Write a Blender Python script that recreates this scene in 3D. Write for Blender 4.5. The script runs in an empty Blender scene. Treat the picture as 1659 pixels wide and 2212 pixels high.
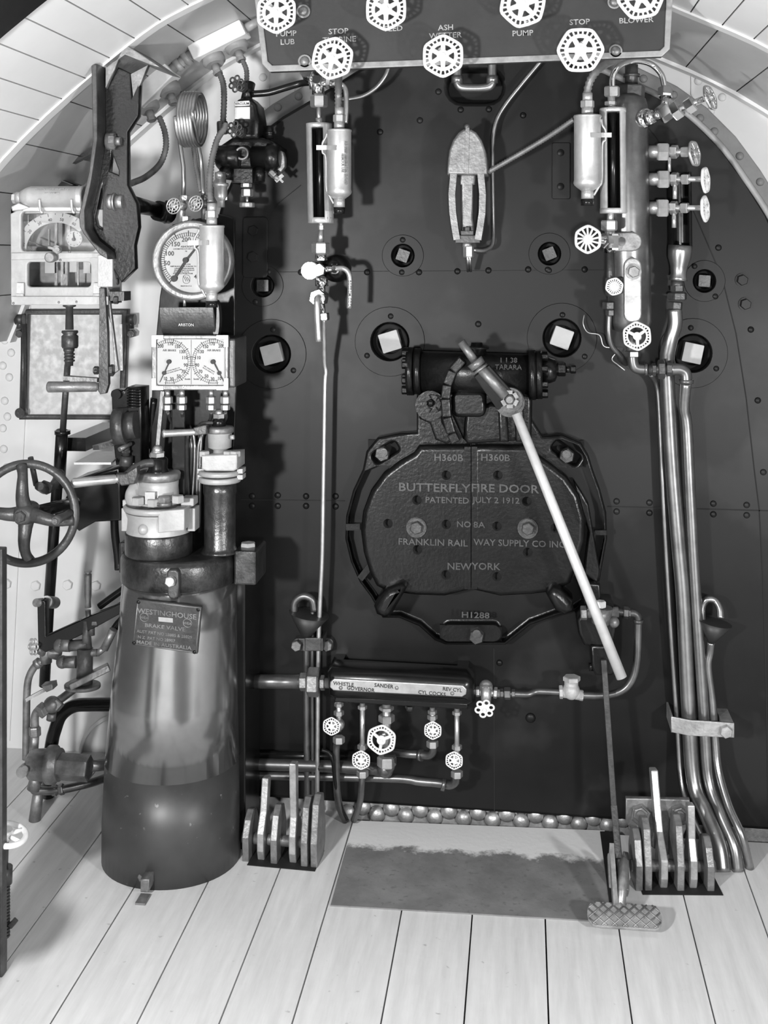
import bpy, bmesh, math, random
from math import sin, cos, pi, atan2, sqrt, radians
from mathutils import Vector, Matrix
random.seed(7)
S = bpy.context.scene
COL = S.collection
# ------------------------------------------------------------------ camera, light, exposure
FPX, TH, HZ, CY, CZ = 2600.0, math.atan(300.5/2600.0), 549.0, -3.739, 1.756
cd = bpy.data.cameras.new('camera'); cam = bpy.data.objects.new('camera', cd); COL.objects.link(cam)
cd.sensor_fit = 'HORIZONTAL'; cd.sensor_width = 36.0; cd.lens = 36.0*FPX/1659.0
cd.shift_y = -(1106.0-HZ)/1659.0
cam.location = (0, CY, CZ); cam.rotation_euler = (pi/2, 0, TH); cd.clip_start = 0.05
S.camera = cam
S.view_settings.view_transform = 'Standard'; S.view_settings.look = 'None'
S.view_settings.gamma = 1.0; S.view_settings.use_curve_mapping = False
S.view_settings.exposure = 0.5
w = bpy.data.worlds.new('cab_daylight'); S.world = w; w.use_nodes = True
w.node_tree.nodes['Background'].inputs[0].default_value = (1, 1, 1, 1)
w.node_tree.nodes['Background'].inputs[1].default_value = 0.08
def lamp(name, loc, power, size, tgt=None, spot=None):
    ld = bpy.data.lights.new(name, 'SPOT' if spot else 'POINT'); ld.energy = power; ld.shadow_soft_size = size
    if spot: ld.spot_size = radians(spot); ld.spot_blend = 0.6
    o = bpy.data.objects.new(name, ld); COL.objects.link(o); o.location = loc
    if tgt: o.rotation_euler = (Vector(tgt)-Vector(loc)).to_track_quat('-Z', 'Y').to_euler()
    return o
lamp('flood_lamp_left', (-1.2, -3.0, 1.42), 225, 0.08)
lamp('flood_lamp_centre', (0.15, -3.95, 1.62), 75, 0.08)
lamp('flood_lamp_right', (1.4, -2.7, 1.15), 135, 0.08)

# ------------------------------------------------------------------ pixel rays -> places in the cab
def ray(px):
    dx = (px-829.5)/FPX
    return -sin(TH)+cos(TH)*dx, cos(TH)+sin(TH)*dx
def at(px, py, Y):
    rx, ry = ray(px); t = (Y-CY)/ry
    return Vector((t*rx, Y, CZ-t*(py-HZ)/FPX))
def u(px, Y): return (Y-CY)/ray(px)[1]/FPX          # metres per pixel there
def fy(px, py): return CY+CZ*FPX/(py-HZ)*ray(px)[1]  # depth at which that ray meets the floor
def W(p): return p.copy() if isinstance(p, Vector) else at(*p)
def U(p): return 1.0/FPX*((p.y-CY)) if isinstance(p, Vector) else u(p[0], p[2])

# ------------------------------------------------------------------ materials (black and white)
class M: pass
def mat(name, base, rough=0.5, metal=0.0, var=0.15, scale=8.0, bump=0.0, bscale=60.0, coat=0.0, rvar=0.15, emit=0, stretch=(1,1,1), spot=None, spec=0.5):
    m = bpy.data.materials.new(name); m.use_nodes = True; n = m.node_tree.nodes; L = m.node_tree.links
    b = n['Principled BSDF']; tc = n.new('ShaderNodeTexCoord'); mp = n.new('ShaderNodeMapping')
    mp.inputs['Scale'].default_value = stretch; L.new(tc.outputs['Object'], mp.inputs[0])
    ns = n.new('ShaderNodeTexNoise'); ns.inputs['Scale'].default_value = scale; ns.inputs['Detail'].default_value = 6; ns.inputs['Roughness'].default_value = 0.65
    L.new(mp.outputs[0], ns.inputs['Vector'])
    cr = n.new('ShaderNodeValToRGB'); e = cr.color_ramp.elements
    a, c = base*(1-var), min(1, base*(1+var)); e[0].position = 0.3; e[1].position = 0.7
    e[0].color = (a, a, a, 1); e[1].color = (c, c, c, 1); L.new(ns.outputs['Fac'], cr.inputs[0])
    out = cr.outputs[0]
    if spot:                                            # (colour, scale, threshold) wear marks with their own shape
        s2 = n.new('ShaderNodeTexNoise'); s2.inputs['Scale'].default_value = spot[1]; s2.inputs['Detail'].default_value = 8
        L.new(tc.outputs['Object'], s2.inputs['Vector'])
        r2 = n.new('ShaderNodeValToRGB'); r2.color_ramp.elements[0].position = spot[2]; r2.color_ramp.elements[1].position = spot[2]+(spot[3] if len(spot) > 3 else 0.06)
        L.new(s2.outputs['Fac'], r2.inputs[0])
        mx = n.new('ShaderNodeMix'); mx.data_type = 'RGBA'; L.new(r2.outputs[0], mx.inputs['Factor']); L.new(out, mx.inputs[6])
        mx.inputs[7].default_value = (spot[0],)*3+(1,); out = mx.outputs[2]
    L.new(out, b.inputs['Base Color'])
    mr = n.new('ShaderNodeMapRange'); mr.inputs[3].default_value = max(0.03, rough-rvar*rough); mr.inputs[4].default_value = min(1, rough+rvar*rough)
    L.new(ns.outputs['Fac'], mr.inputs[0]); L.new(mr.outputs[0], b.inputs['Roughness'])
    b.inputs['Metallic'].default_value = metal; b.inputs['Specular IOR Level'].default_value = spec
    b.inputs['Coat Weight'].default_value = coat; b.inputs['Coat Roughness'].default_value = 0.15
    if bump:
        nb = n.new('ShaderNodeTexNoise'); nb.inputs['Scale'].default_value = bscale; nb.inputs['Detail'].default_value = 4; L.new(tc.outputs['Object'], nb.inputs['Vector'])
        bp = n.new('ShaderNodeBump'); bp.inputs['Strength'].default_value = bump; bp.inputs['Distance'].default_value = 0.004
        L.new(nb.outputs['Fac'], bp.inputs['Height']); L.new(bp.outputs[0], b.inputs['Normal'])
    if emit: b.inputs['Emission Color'].default_value = (1, 1, 1, 1); b.inputs['Emission Strength'].default_value = emit
    setattr(M, name, m); return m
mat('cladding', 0.007, 0.42, 0, 0.35, 3.0, 0.06, 5.0, rvar=0.25, spot=(0.016, 2.4, 0.52), spec=0.22)
mat('cast_black', 0.005, 0.30, 0, 0.3, 14, 0.22, 95.0, spec=0.38)
mat('gloss_black', 0.007, 0.24, 0, 0.3, 10, 0.06, 30.0, spec=0.35)
mat('worn_gloss', 0.07, 0.32, 0.75, 0.5, 25, 0.22, 140.0)
mat('void', 0.004, 0.8, 0, 0.1)
mat('pedestal_paint', 0.32, 0.20, 0.9, 0.18, 5, 0.015, 12.0)
mat('iron', 0.07, 0.42, 0.5, 0.4, 20, 0.25, 120.0)
mat('worn_iron', 0.22, 0.45, 0.6, 0.4, 24, 0.3, 90.0)
mat('bright_iron', 0.38, 0.42, 0.6, 0.35, 24, 0.3, 90.0)
mat('steel', 0.75, 0.36, 0.7, 0.15, 20)
mat('polished', 0.78, 0.14, 1.0, 0.1, 20)
mat('brass', 0.52, 0.36, 0.8, 0.2, 25, 0.08, 60.0)
mat('copper', 0.30, 0.30, 0.9, 0.25, 12, 0.06, 40.0)
mat('dark_copper', 0.16, 0.34, 0.8, 0.3, 14, 0.06, 40.0)
mat('zinc', 0.50, 0.42, 0.6, 0.12, 30, 0.06, 200.0)
mat('grey_cast', 0.42, 0.5, 0.2, 0.2, 20, 0.25, 140.0)
mat('silver_paint', 0.36, 0.45, 0.15, 0.16, 18, 0.15, 90.0)
mat('wheel_white', 0.74, 0.42, 0.1, 0.10, 40)
mat('wall_paint', 0.72, 0.55, 0, 0.06, 2.5, 0.06, 18.0)
mat('ceiling_paint', 0.64, 0.40, 0, 0.05, 3.0, 0.04, 10.0)
mat('planks', 0.62, 0.62, 0, 0.11, 6.0, 0.15, 30.0, stretch=(6, 0.5, 1), spot=(0.40, 34, 0.68))
mat('groove', 0.05, 0.9)
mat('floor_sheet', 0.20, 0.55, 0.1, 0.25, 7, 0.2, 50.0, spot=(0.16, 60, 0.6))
mat('dial', 0.37, 0.45, 0, 0.04)
mat('ink', 0.012, 0.6)
mat('panel_grey', 0.022, 0.5, 0, 0.15, 12, 0.05, 90)
mat('edge_worn', 0.27, 0.45, 0.3, 0.3, 25)
mat('frost', 0.42, 0.35, 0, 0.2, 6, 0.05, 30.0, emit=0.10, spot=(0.70, 38, 0.42, 0.3))
mat('chalk', 0.30, 0.8, 0, 0.45, 150)
mat('door_letter', 0.07, 0.35, 0.2, 0.3, 40)
mat('hose', 0.20, 0.45, 0.5, 0.2, 40)
mat('pedestal_skirt', 0.035, 0.42, 0, 0.3, 6, 0.05, 12.0, spot=(0.16, 45, 0.68))
mat('box_white', 0.80, 0.45, 0, 0.08, 18)
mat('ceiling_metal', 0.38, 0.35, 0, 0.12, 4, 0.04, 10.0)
mat('dull_paint', 0.24, 0.5, 0, 0.15, 18)
mat('bright_steel', 0.80, 0.42, 0.5, 0.1, 20)
mat('tile_grey', 0.42, 0.6, 0, 0.1, 30)
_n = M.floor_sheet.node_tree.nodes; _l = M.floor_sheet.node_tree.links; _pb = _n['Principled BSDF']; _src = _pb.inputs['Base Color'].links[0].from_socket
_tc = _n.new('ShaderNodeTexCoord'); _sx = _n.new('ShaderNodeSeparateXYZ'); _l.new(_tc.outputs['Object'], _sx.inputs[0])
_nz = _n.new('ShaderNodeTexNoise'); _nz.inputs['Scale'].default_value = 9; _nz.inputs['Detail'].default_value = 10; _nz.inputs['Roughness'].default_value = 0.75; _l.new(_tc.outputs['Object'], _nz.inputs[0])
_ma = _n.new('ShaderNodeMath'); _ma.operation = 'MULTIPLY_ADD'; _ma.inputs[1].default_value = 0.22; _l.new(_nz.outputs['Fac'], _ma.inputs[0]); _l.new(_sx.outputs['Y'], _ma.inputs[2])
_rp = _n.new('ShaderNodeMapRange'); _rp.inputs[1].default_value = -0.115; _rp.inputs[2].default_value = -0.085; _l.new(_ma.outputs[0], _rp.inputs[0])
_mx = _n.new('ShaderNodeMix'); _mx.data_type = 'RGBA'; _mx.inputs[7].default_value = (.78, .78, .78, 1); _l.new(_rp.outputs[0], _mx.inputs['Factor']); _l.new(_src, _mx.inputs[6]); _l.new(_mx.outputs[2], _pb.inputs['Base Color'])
gl = bpy.data.materials.new('clear_glass'); gl.use_nodes = True; _gn = gl.node_tree.nodes; _gn.remove(_gn['Principled BSDF'])
_t = _gn.new('ShaderNodeBsdfTransparent'); _g = _gn.new('ShaderNodeBsdfGlossy'); _g.inputs['Roughness'].default_value = 0.03; _f = _gn.new('ShaderNodeFresnel'); _f.inputs[0].default_value = 1.45; _x = _gn.new('ShaderNodeMixShader')
gl.node_tree.links.new(_f.outputs[0], _x.inputs[0]); gl.node_tree.links.new(_t.outputs[0], _x.inputs[1]); gl.node_tree.links.new(_g.outputs[0], _x.inputs[2]); gl.node_tree.links.new(_x.outputs[0], _gn['Material Output'].inputs[0])
M.glass = gl

# ------------------------------------------------------------------ mesh builder; points are (px, py, depth) or vectors, radii in pixels at that place
def frame(ax):
    ax = ax.normalized(); a = Vector((0, 0, 1)) if abs(ax.z) < 0.9 else Vector((1, 0, 0))
    e1 = a.cross(ax).normalized(); return e1, ax.cross(e1)
def PQ(p, q):                                            # both ends; the same pixel at two depths means an axis straight into the cab
    if not isinstance(p, Vector) and not isinstance(q, Vector) and p[0] == q[0] and p[1] == q[1]:
        a = W(p); return a, Vector((a.x, q[2], a.z))
    return W(p), W(q)
class B:
    def __init__(s): s.bm = bmesh.new()
    def ring(s, c, e1, e2, r, n, ph=0.0, ry=None):
        ry = r if ry is None else ry
        return [s.bm.verts.new(c+e1*(r*cos(ph+2*pi*i/n))+e2*(ry*sin(ph+2*pi*i/n))) for i in range(n)]
    def skin(s, rings, smooth=True, cap0=True, cap1=True, loop=False):
        n = len(rings[0]); N = len(rings)
        for k in range(N if loop else N-1):
            a, b = rings[k], rings[(k+1) % N]
            for i in range(n):
                j = (i+1) % n
                try: f = s.bm.faces.new((a[i], a[j], b[j], b[i])); f.smooth = smooth
                except ValueError: pass
        if not loop:
            if cap0: s.bm.faces.new(list(reversed(rings[0])))
            if cap1: s.bm.faces.new(rings[-1])
        return s
    def c(s, p, q, r, r2=None, n=18):                    # cylinder or cone
        k = U(p); p, q = PQ(p, q); r2 = r if r2 is None else r2; e1, e2 = frame(q-p)
        return s.skin([s.ring(p, e1, e2, r*k, n), s.ring(q, e1, e2, r2*k, n)])
    def l(s, p, q, prof, n=24, smooth=True):             # turned shape along p->q: (t, radius)
        k = U(p); p, q = PQ(p, q); e1, e2 = frame(q-p); rs = []; last = None
        for t, r in prof:
            rs.append(s.ring(p.lerp(q, t), e1, e2, max(r, 0.05)*k, n))
        for a in range(len(rs)-1):
            s.skin([rs[a], rs[a+1]], smooth, a == 0, a == len(rs)-2) if False else None
        # separate bands so the edges of the turning stay crisp
        N = len(rs)
        for a in range(N-1):
            d1 = Vector((prof[a+1][0]-prof[a][0], 0, 0)); 
            for i in range(n):
                j = (i+1) % n
                f = s.bm.faces.new((rs[a][i], rs[a][j], rs[a+1][j], rs[a+1][i])); f.smooth = smooth
        s.bm.faces.new(list(reversed(rs[0]))); s.bm.faces.new(rs[-1])
        return s
    def h(s, p, q, r, ph=None, ch=0.12):                 # hexagon nut or bolt head with chamfers
        k = U(p); p, q = PQ(p, q); e1, e2 = frame(q-p); ph = 0.35 if ph is None else ph
        R = r*k; a = (q-p)*ch
        s.skin([s.ring(p, e1, e2, R*0.9, 6, ph), s.ring(p+a, e1, e2, R, 6, ph), s.ring(q-a, e1, e2, R, 6, ph), s.ring(q, e1, e2, R*0.88, 6, ph)], False)
        return s
    def s_(s, p, r, sx=1, sy=1, sz=1, n=14):
        k = U(p); p = W(p)
        r_ = bmesh.ops.create_uvsphere(s.bm, u_segments=n, v_segments=max(6, n*2//3), radius=r*k, matrix=Matrix.Translation(p) @ Matrix.Diagonal((sx, sy, sz, 1)))
        for v in r_['verts']:
            for f in v.link_faces: f.smooth = True
        return s
    def dome(s, p, r, d=None, hgt=0.6, n=12):            # rivet or round screw head, axis d
        k = U(p); p = W(p); d = Vector((0, -1, 0)) if d is None else d; e1, e2 = frame(d)
        rs = [s.ring(p+d.normalized()*(r*k*hgt*sin(a)), e1, e2, max(r*k*cos(a), 1e-5), n) for a in (0, 0.5, 1.0, 1.45)]
        return s.skin(rs)
    def sweep(s, pts, r, n=10, closed=False, flat=None, cap=True):   # world points, radius number or list
        N = len(pts); rs = []; prev = None
        for i, p in enumerate(pts):
            a = pts[(i-1) % N] if (closed or i > 0) else p; b = pts[(i+1) % N] if (closed or i < N-1) else p
            t = (b-a).normalized()
            if prev is None: e1, _ = frame(t)
            else:
                e1 = prev-t*prev.dot(t)
                if e1.length < 1e-6: e1, _ = frame(t)
                e1.normalize()
            e2 = t.cross(e1); prev = e1
            rr = r[i] if isinstance(r, (list, tuple)) else r
            rs.append(s.ring(p, e1, e2, rr, n) if flat is None else s.ring(p, flat.normalized(), t.cross(flat).normalized(), rr[0], n, 0, rr[1]))
        return s.skin(rs, True, cap, cap, closed)
    def t(s, pts, r, n=10, sub=6):                       # smooth pipe through pixel points
        k = U(pts[0]); q = [W(p) for p in pts]
        return s.sweep(spl(q, sub) if sub and len(q) > 2 else q, r*k, n)
    def flex(s, pts, r, n=10, pitch=0.55):               # ridged flexible conduit
        k = U(pts[0]); q = spl([W(p) for p in pts], 24); R = r*k
        L = [0]; [L.append(L[-1]+(q[i+1]-q[i]).length) for i in range(len(q)-1)]
        cnt = max(6, int(L[-1]/(R*pitch))); out, rad = [], []
        j = 0
        for i in range(cnt+1):
            d = L[-1]*i/cnt
            while j < len(L)-2 and L[j+1] < d: j += 1
            f = (d-L[j])/max(1e-9, L[j+1]-L[j]); out.append(q[j].lerp(q[j+1], min(1, f))); rad.append(R*(1.08 if i % 2 else 0.84))
        return s.sweep(out, rad, n)
    def box(s, c, sx, sy, sz, m=None):                   # world box about a centre
        mx = Matrix.Translation(c) @ (m.to_4x4() if m else Matrix()) @ Matrix.Diagonal((sx, sy, sz, 1))
        bmesh.ops.create_cube(s.bm, size=1.0, matrix=mx); return s
    def r(s, x0, y0, x1, y1, Y0, Y1):                    # box from pixel corners, front depth Y0, back depth Y1
        a, b = at(x0, y0, Y0), at(x1, y1, Y0)
        return s.box(Vector(((a.x+b.x)/2, (Y0+Y1)/2, (a.z+b.z)/2)), abs(b.x-a.x), abs(Y1-Y0), abs(a.z-b.z))
    def bar(s, p, q, w_, d, side=None, w2=None):         # flat bar p->q, width seen from the front, thickness in depth
        k = U(p); p, q = PQ(p, q); t = (q-p).normalized(); dn = Vector((0, 1, 0)) if side is None else side
        dn = (dn-t*dn.dot(t)).normalized(); sd = t.cross(dn); w2 = w_ if w2 is None else w2
        def qd(c, ww): return [s.bm.verts.new(c+sd*(a*ww*k/2)+dn*(b*d*k/2)) for a, b in ((-1, -1), (1, -1), (1, 1), (-1, 1))]
        return s.skin([qd(p, w_), qd(q, w2)], False)
    def pp(s, outer, Y0, Y1, holes=(), bev=0.0, pin=None):  # plate with holes and rounded edges: pixel outline at front depth Y0
        f = (lambda P: [(at(x, y, Y0).x, at(x, y, Y0).z) for x, y in P])
        return s.flat([f(outer)]+[f(h_) for h_ in holes], Matrix.Translation((0, (Y0+Y1)/2, 0)) @ Matrix.Rotation(pi/2, 4, 'X'), abs(Y1-Y0), bev)
    def flat(s, polys, mx, depth, bev=0.0):
        cu = bpy.data.curves.new('tmp', 'CURVE'); cu.dimensions = '2D'; cu.fill_mode = 'BOTH'
        for P in polys:
            sp = cu.splines.new('POLY'); sp.points.add(len(P)-1)
            for i, (x, y) in enumerate(P): sp.points[i].co = (x, y, 0, 1)
            sp.use_cyclic_u = True
        bev = min(bev, depth*0.49); cu.extrude = depth/2-bev; cu.bevel_depth = bev; cu.bevel_resolution = 2; cu.offset = -bev
        return s._curve(cu, mx)
    def _curve(s, cu, mx):
        ob = bpy.data.objects.new('tmp', cu); me = bpy.data.meshes.new_from_object(ob)
        me.transform(mx); s.bm.from_mesh(me)
        bpy.data.objects.remove(ob); bpy.data.curves.remove(cu); bpy.data.meshes.remove(me); return s
    def txt(s, body, p, hpx, ex=0.8, rot=0.0, sx=1.0, mx=None, tilt=0.0, align='CENTER', bold=0.014):  # lettering facing the cab; height in pixels
        k = U(p); cu = bpy.data.curves.new('tmp', 'FONT'); cu.body = body; cu.align_x = align; cu.align_y = 'CENTER'
        cu.size = hpx*k*1.38; cu.extrude = ex*k; cu.resolution_u = 2; cu.offset = bold*cu.size
        m = (Matrix.Translation(W(p)) @ (mx.to_4x4() if mx else Matrix.Rotation(tilt, 4, 'Z') @ Matrix.Rotation(pi/2, 4, 'X')) @ Matrix.Rotation(radians(rot), 4, 'Z') @ Matrix.Diagonal((sx, 1, 1, 1)))
        return s._curve(cu, m)
    def torus(s, c, ax, R, r, n=36, m=10, fn=None, flat=1.0):  # world centre; fn(theta) scales R
        e1, e2 = frame(ax); a = ax.normalized(); rs = []
        for i in range(n):
            th = 2*pi*i/n; f = fn(th) if fn else 1.0; d = e1*cos(th)+e2*sin(th)
            rs.append([s.bm.verts.new(c+d*(R*f+r*cos(2*pi*j/m))+a*(r*flat*sin(2*pi*j/m))) for j in range(m)])
        return s.skin(rs, True, loop=True)
    def wheel(s, p, r, ax=None, rot=0.0, slots=26, spokes=6, kind='hex', hub=0.28):
        k = U(p); c = W(p); R = r*k; ax = Vector((0, -1, 0)) if ax is None else ax.normalized(); e1, e2 = frame(ax)
        def pt(th, rad, z=0.0): return c+(e1*cos(th)+e2*sin(th))*rad+ax*z
        if kind == 'flower':
            for i in range(spokes):
                th = rot+2*pi*i/spokes
                s.torus(pt(th, R*0.62), ax, R*0.27, R*0.10, 16, 8)
            s.skin([s.ring(c-ax*R*.12, e1, e2, R*.34, 16), s.ring(c+ax*R*.12, e1, e2, R*.34, 16)])
            s.h(c+ax*R*.1, c+ax*R*.3, R*.18/U(c), 0); return s
        if kind == 'fan':
            s.torus(c, ax, R*0.90, R*0.10, 36, 8, lambda th: 0.3+0.7*min(1.0, 0.905/cos(((th-rot) % (pi/3))-pi/6)), 1.2)
            for i in range(slots):
                th = rot+2*pi*i/slots
                s.sweep([pt(th, R*.25, R*.08), pt(th+.12, R*.6, R*.05), pt(th+.16, R*0.90)], R*0.075, 6, cap=False)
            s.skin([s.ring(pt(0, 0, -R*.15), e1, e2, R*.36, 18), s.ring(pt(0, 0, R*.16), e1, e2, R*.34, 18), s.ring(pt(0, 0, R*.2), e1, e2, R*.2, 18)]); s.h(c+ax*R*.18, c+ax*R*.3, R*.15/U(c), 0)
            return s
        def fn(th):
            a = ((th-rot) % (pi/3))-pi/6
            return 0.22+0.78*min(1.0, 0.905/cos(a)) if kind == 'hex' else 1.0
        s.torus(c, ax, R*0.93, R*0.075, 48, 8, fn, 1.2)
        ri = 0.60 if spokes == 6 else 0.66
        s.torus(c, ax, R*ri, R*(0.09 if spokes == 6 else .07), 32, 8, None, 1.1)
        for i in range(slots):
            th = 2*pi*(i+.5)/slots; f = fn(th)
            s.sweep([pt(th, R*ri), pt(th, R*0.93*f)], R*0.045, 6, cap=False)
        for i in range(spokes):
            th = rot+2*pi*i/spokes
            s.sweep([pt(th, R*0.1, R*.05), pt(th, R*ri)], [R*0.13, R*0.10], 8, cap=False)
        s.skin([s.ring(pt(0, 0, -R*.12), e1, e2, R*hub, 18), s.ring(pt(0, 0, R*.14), e1, e2, R*hub, 18), s.ring(pt(0, 0, R*.18), e1, e2, R*hub*.8, 18)])
        s.skin([s.ring(pt(0, 0, R*.15), e1, e2, R*.13, 6), s.ring(pt(0, 0, R*.28), e1, e2, R*.12, 6)], False)
        return s
    def loft(s, rows, n=40, cap=True):                   # rows of (centre, rx, ry) horizontal ellipses
        X, Y_ = Vector((1, 0, 0)), Vector((0, 1, 0))
        return s.skin([s.ring(c, X, Y_, rx, n, 0, ry) for c, rx, ry in rows], True, cap, cap)
def spl(q, sub=6):                                       # Catmull-Rom through world points
    if len(q) < 3: return list(q)
    P = [q[0]*2-q[1]]+list(q)+[q[-1]*2-q[-2]]; out = []
    for i in range(1, len(P)-2):
        for j in range(sub):
            t = j/sub; a, b, c, d = P[i-1], P[i], P[i+1], P[i+2]
            out.append(0.5*((2*b)+(c-a)*t+(2*a-5*b+4*c-d)*t*t+(3*b-a-3*c+d)*t**3))
    out.append(q[-1]); return out
def arc(cx, cy, r, a0, a1, n, ry=None):                  # pixel arc, degrees, clockwise from the right as seen
    ry = r if ry is None else ry
    return [(cx+r*cos(radians(a0+(a1-a0)*i/(n-1))), cy+ry*sin(radians(a0+(a1-a0)*i/(n-1)))) for i in range(n)]
def circ(cx, cy, r, n=28): return [(cx+r*cos(2*pi*i/n), cy+r*sin(2*pi*i/n)) for i in range(n)]
def rrect(x0, y0, x1, y1, r, n=5):
    return arc(x0+r, y0+r, r, 180, 270, n)+arc(x1-r, y0+r, r, 270, 360, n)+arc(x1-r, y1-r, r, 0, 90, n)+arc(x0+r, y1-r, r, 90, 180, n)
def rot2(P, cx, cy, deg):
    a = radians(deg); return [(cx+(x-cx)*cos(a)-(y-cy)*sin(a), cy+(x-cx)*sin(a)+(y-cy)*cos(a)) for x, y in P]

# ------------------------------------------------------------------ objects
def thing(name, label, cat, p, group=None):
    o = bpy.data.objects.new(name, None); COL.objects.link(o); o.location = W(p); o.empty_display_size = 0.05
    o['label'] = label; o['category'] = cat
    if group: o['group'] = group
    return o
def org(o):
    v = o.location.copy()
    while o.parent: o = o.parent; v += o.location
    return v
def part(name, m, parent, b, bev=0.0, label=None, seg=2):
    me = bpy.data.meshes.new(name); v0 = org(parent) if parent else Vector((0, 0, 0))
    bmesh.ops.recalc_face_normals(b.bm, faces=b.bm.faces)
    for v in b.bm.verts: v.co -= v0
    b.bm.to_mesh(me); b.bm.free(); me.materials.append(m)
    o = bpy.data.objects.new(name, me); COL.objects.link(o)
    if parent: o.parent = parent
    if label: o['label'] = label
    if bev:
        md = o.modifiers.new('soft_edges', 'BEVEL'); md.width = bev; md.segments = seg; md.limit_method = 'ANGLE'; md.angle_limit = radians(45)
    return o
def solo(name, m, b, label, cat, group=None, bev=0.0):
    o = part(name, m, None, b, bev); o['label'] = label; o['category'] = cat
    if group: o['group'] = group
    return o
def struct(name, m, b, bev=0.0):
    o = part(name, m, None, b, bev); o['kind'] = 'structure'; return o
def shell(b, p, q, r, a0, a1, th=3, n=20):               # part of a round casing, open between the angles
    k = U(p); p, q = PQ(p, q); o = []
    for c in (p, q):
        o.append([b.bm.verts.new(c+Vector((sin(a), -cos(a), 0))*(rr*k)) for rr, sg in ((r, 1), (r-th, -1)) for a in [a0+(a1-a0)*(i if sg > 0 else n-i)/n for i in range(n+1)]])
    b.skin(o, False)
    for f in b.bm.faces[:]: pass
    return b

def cut(o, b, m):                                        # drill holes through a finished part
    me = bpy.data.meshes.new('tmp'); v0 = org(o)
    bmesh.ops.recalc_face_normals(b.bm, faces=b.bm.faces)
    for v in b.bm.verts: v.co -= v0
    b.bm.to_mesh(me); b.bm.free(); me.materials.append(m)
    c = bpy.data.objects.new('tmp', me); COL.objects.link(c); c.location = v0
    o.data.materials.append(m)
    md = o.modifiers.new('holes', 'BOOLEAN'); md.operation = 'DIFFERENCE'; md.solver = 'EXACT'; md.object = c; md.material_mode = 'TRANSFER'
    bpy.context.view_layer.update(); dg = bpy.context.evaluated_depsgraph_get()
    new = bpy.data.meshes.new_from_object(o.evaluated_get(dg), depsgraph=dg)
    o.modifiers.clear(); old = o.data; o.data = new; bpy.data.meshes.remove(old); bpy.data.objects.remove(c); bpy.data.meshes.remove(me)
# ================================================================== the setting
WY = 0.36                                               # cab front wall
X0, X1 = -2.7, 2.4
fb = B()
def plank_x(px): return at(px, 1900, fy(px, 1900)).x
seams = [plank_x(x) for x in (-130, 13, 144, 300, 452, 596, 724, 880, 1026, 1175, 1322, 1468, 1615, 1760, 1900)]
seams = [X0-0.1, -2.35, -2.15, -1.95]+seams+[X1+0.2]
for a, b in zip(seams, seams[1:]):
    back = WY+.02 if (a+b)/2 < plank_x(690) else -.042    # boards stop short of the boiler
    fb.box(Vector(((a+b)/2, (back-3.87)/2, -0.02)), b-a-0.004, back+3.87, 0.04)
fb.box(Vector(((X0+X1)/2, -1.7, -0.13)), 5.6, 4.3, 0.02)
struct('floor', M.planks, fb)
# front wall with an opening for the left window
wb = B(); hw = [at(x, y, WY) for x, y in ((54, 676), (268, 676), (262, 900), (48, 900))]
wb.flat([[(X0, -0.05), (X1, -0.05), (X1, 2.85), (X0, 2.85)], [(v.x, v.z) for v in hw]], Matrix.Translation((0, WY+0.01, 0)) @ Matrix.Rotation(pi/2, 4, 'X'), 0.02)
for x, y in ((14, 682), (26, 710), (10, 735), (24, 762), (6, 790), (20, 815), (10, 866), (16, 900), (6, 925), (8, 970), (14, 1010),
             (1508, 137), (1537, 152), (1508, 175), (1530, 200), (1535, 240), (1490, 100), (1560, 210), (620, 80), (568, 167), (568, 240), (617, 246), (645, 195), (600, 410), (560, 420)):
    wb.dome((x, y, WY), 9)
for x, y in ((16, 1260), (79, 1264), (209, 1264), (148, 1262)): wb.h((x, y, WY), (x, y, WY-0.016), 11)
for p, q in (((66, 640), (20, 1600)), ((1494, 95), (1494, 205)), ((1494, 205), (1550, 280)), ((581, 150), (581, 262)), ((581, 262), (560, 290))):
    wb.bar(p+(WY-0.003,), q+(WY-0.003,), 3, 4)
struct('wall_front', M.wall_paint, wb)
b = B(); b.pp([(1018+(x-1018)*1.055, 700+(y-700)*1.055) for x, y in ((430, 700), (445, 560), (480, 430), (520, 345), (557, 290), (610, 250), (675, 212), (776, 148), (900, 95), (1018, 75), (1150, 95), (1290, 140), (1375, 182), (1440, 213), (1500, 256), (1560, 316), (1610, 384), (1659, 462), (1720, 600), (1750, 800))], WY-.025, WY, (), .004)
for x, y in ((1512, 255), (1543, 284), (1598, 337), (1642, 393), (1390, 170), (1455, 205), (600, 232), (645, 208), (700, 175)): b.dome((x, y, WY-.025), 9)
struct('trim_5', M.dull_paint, b)
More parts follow.
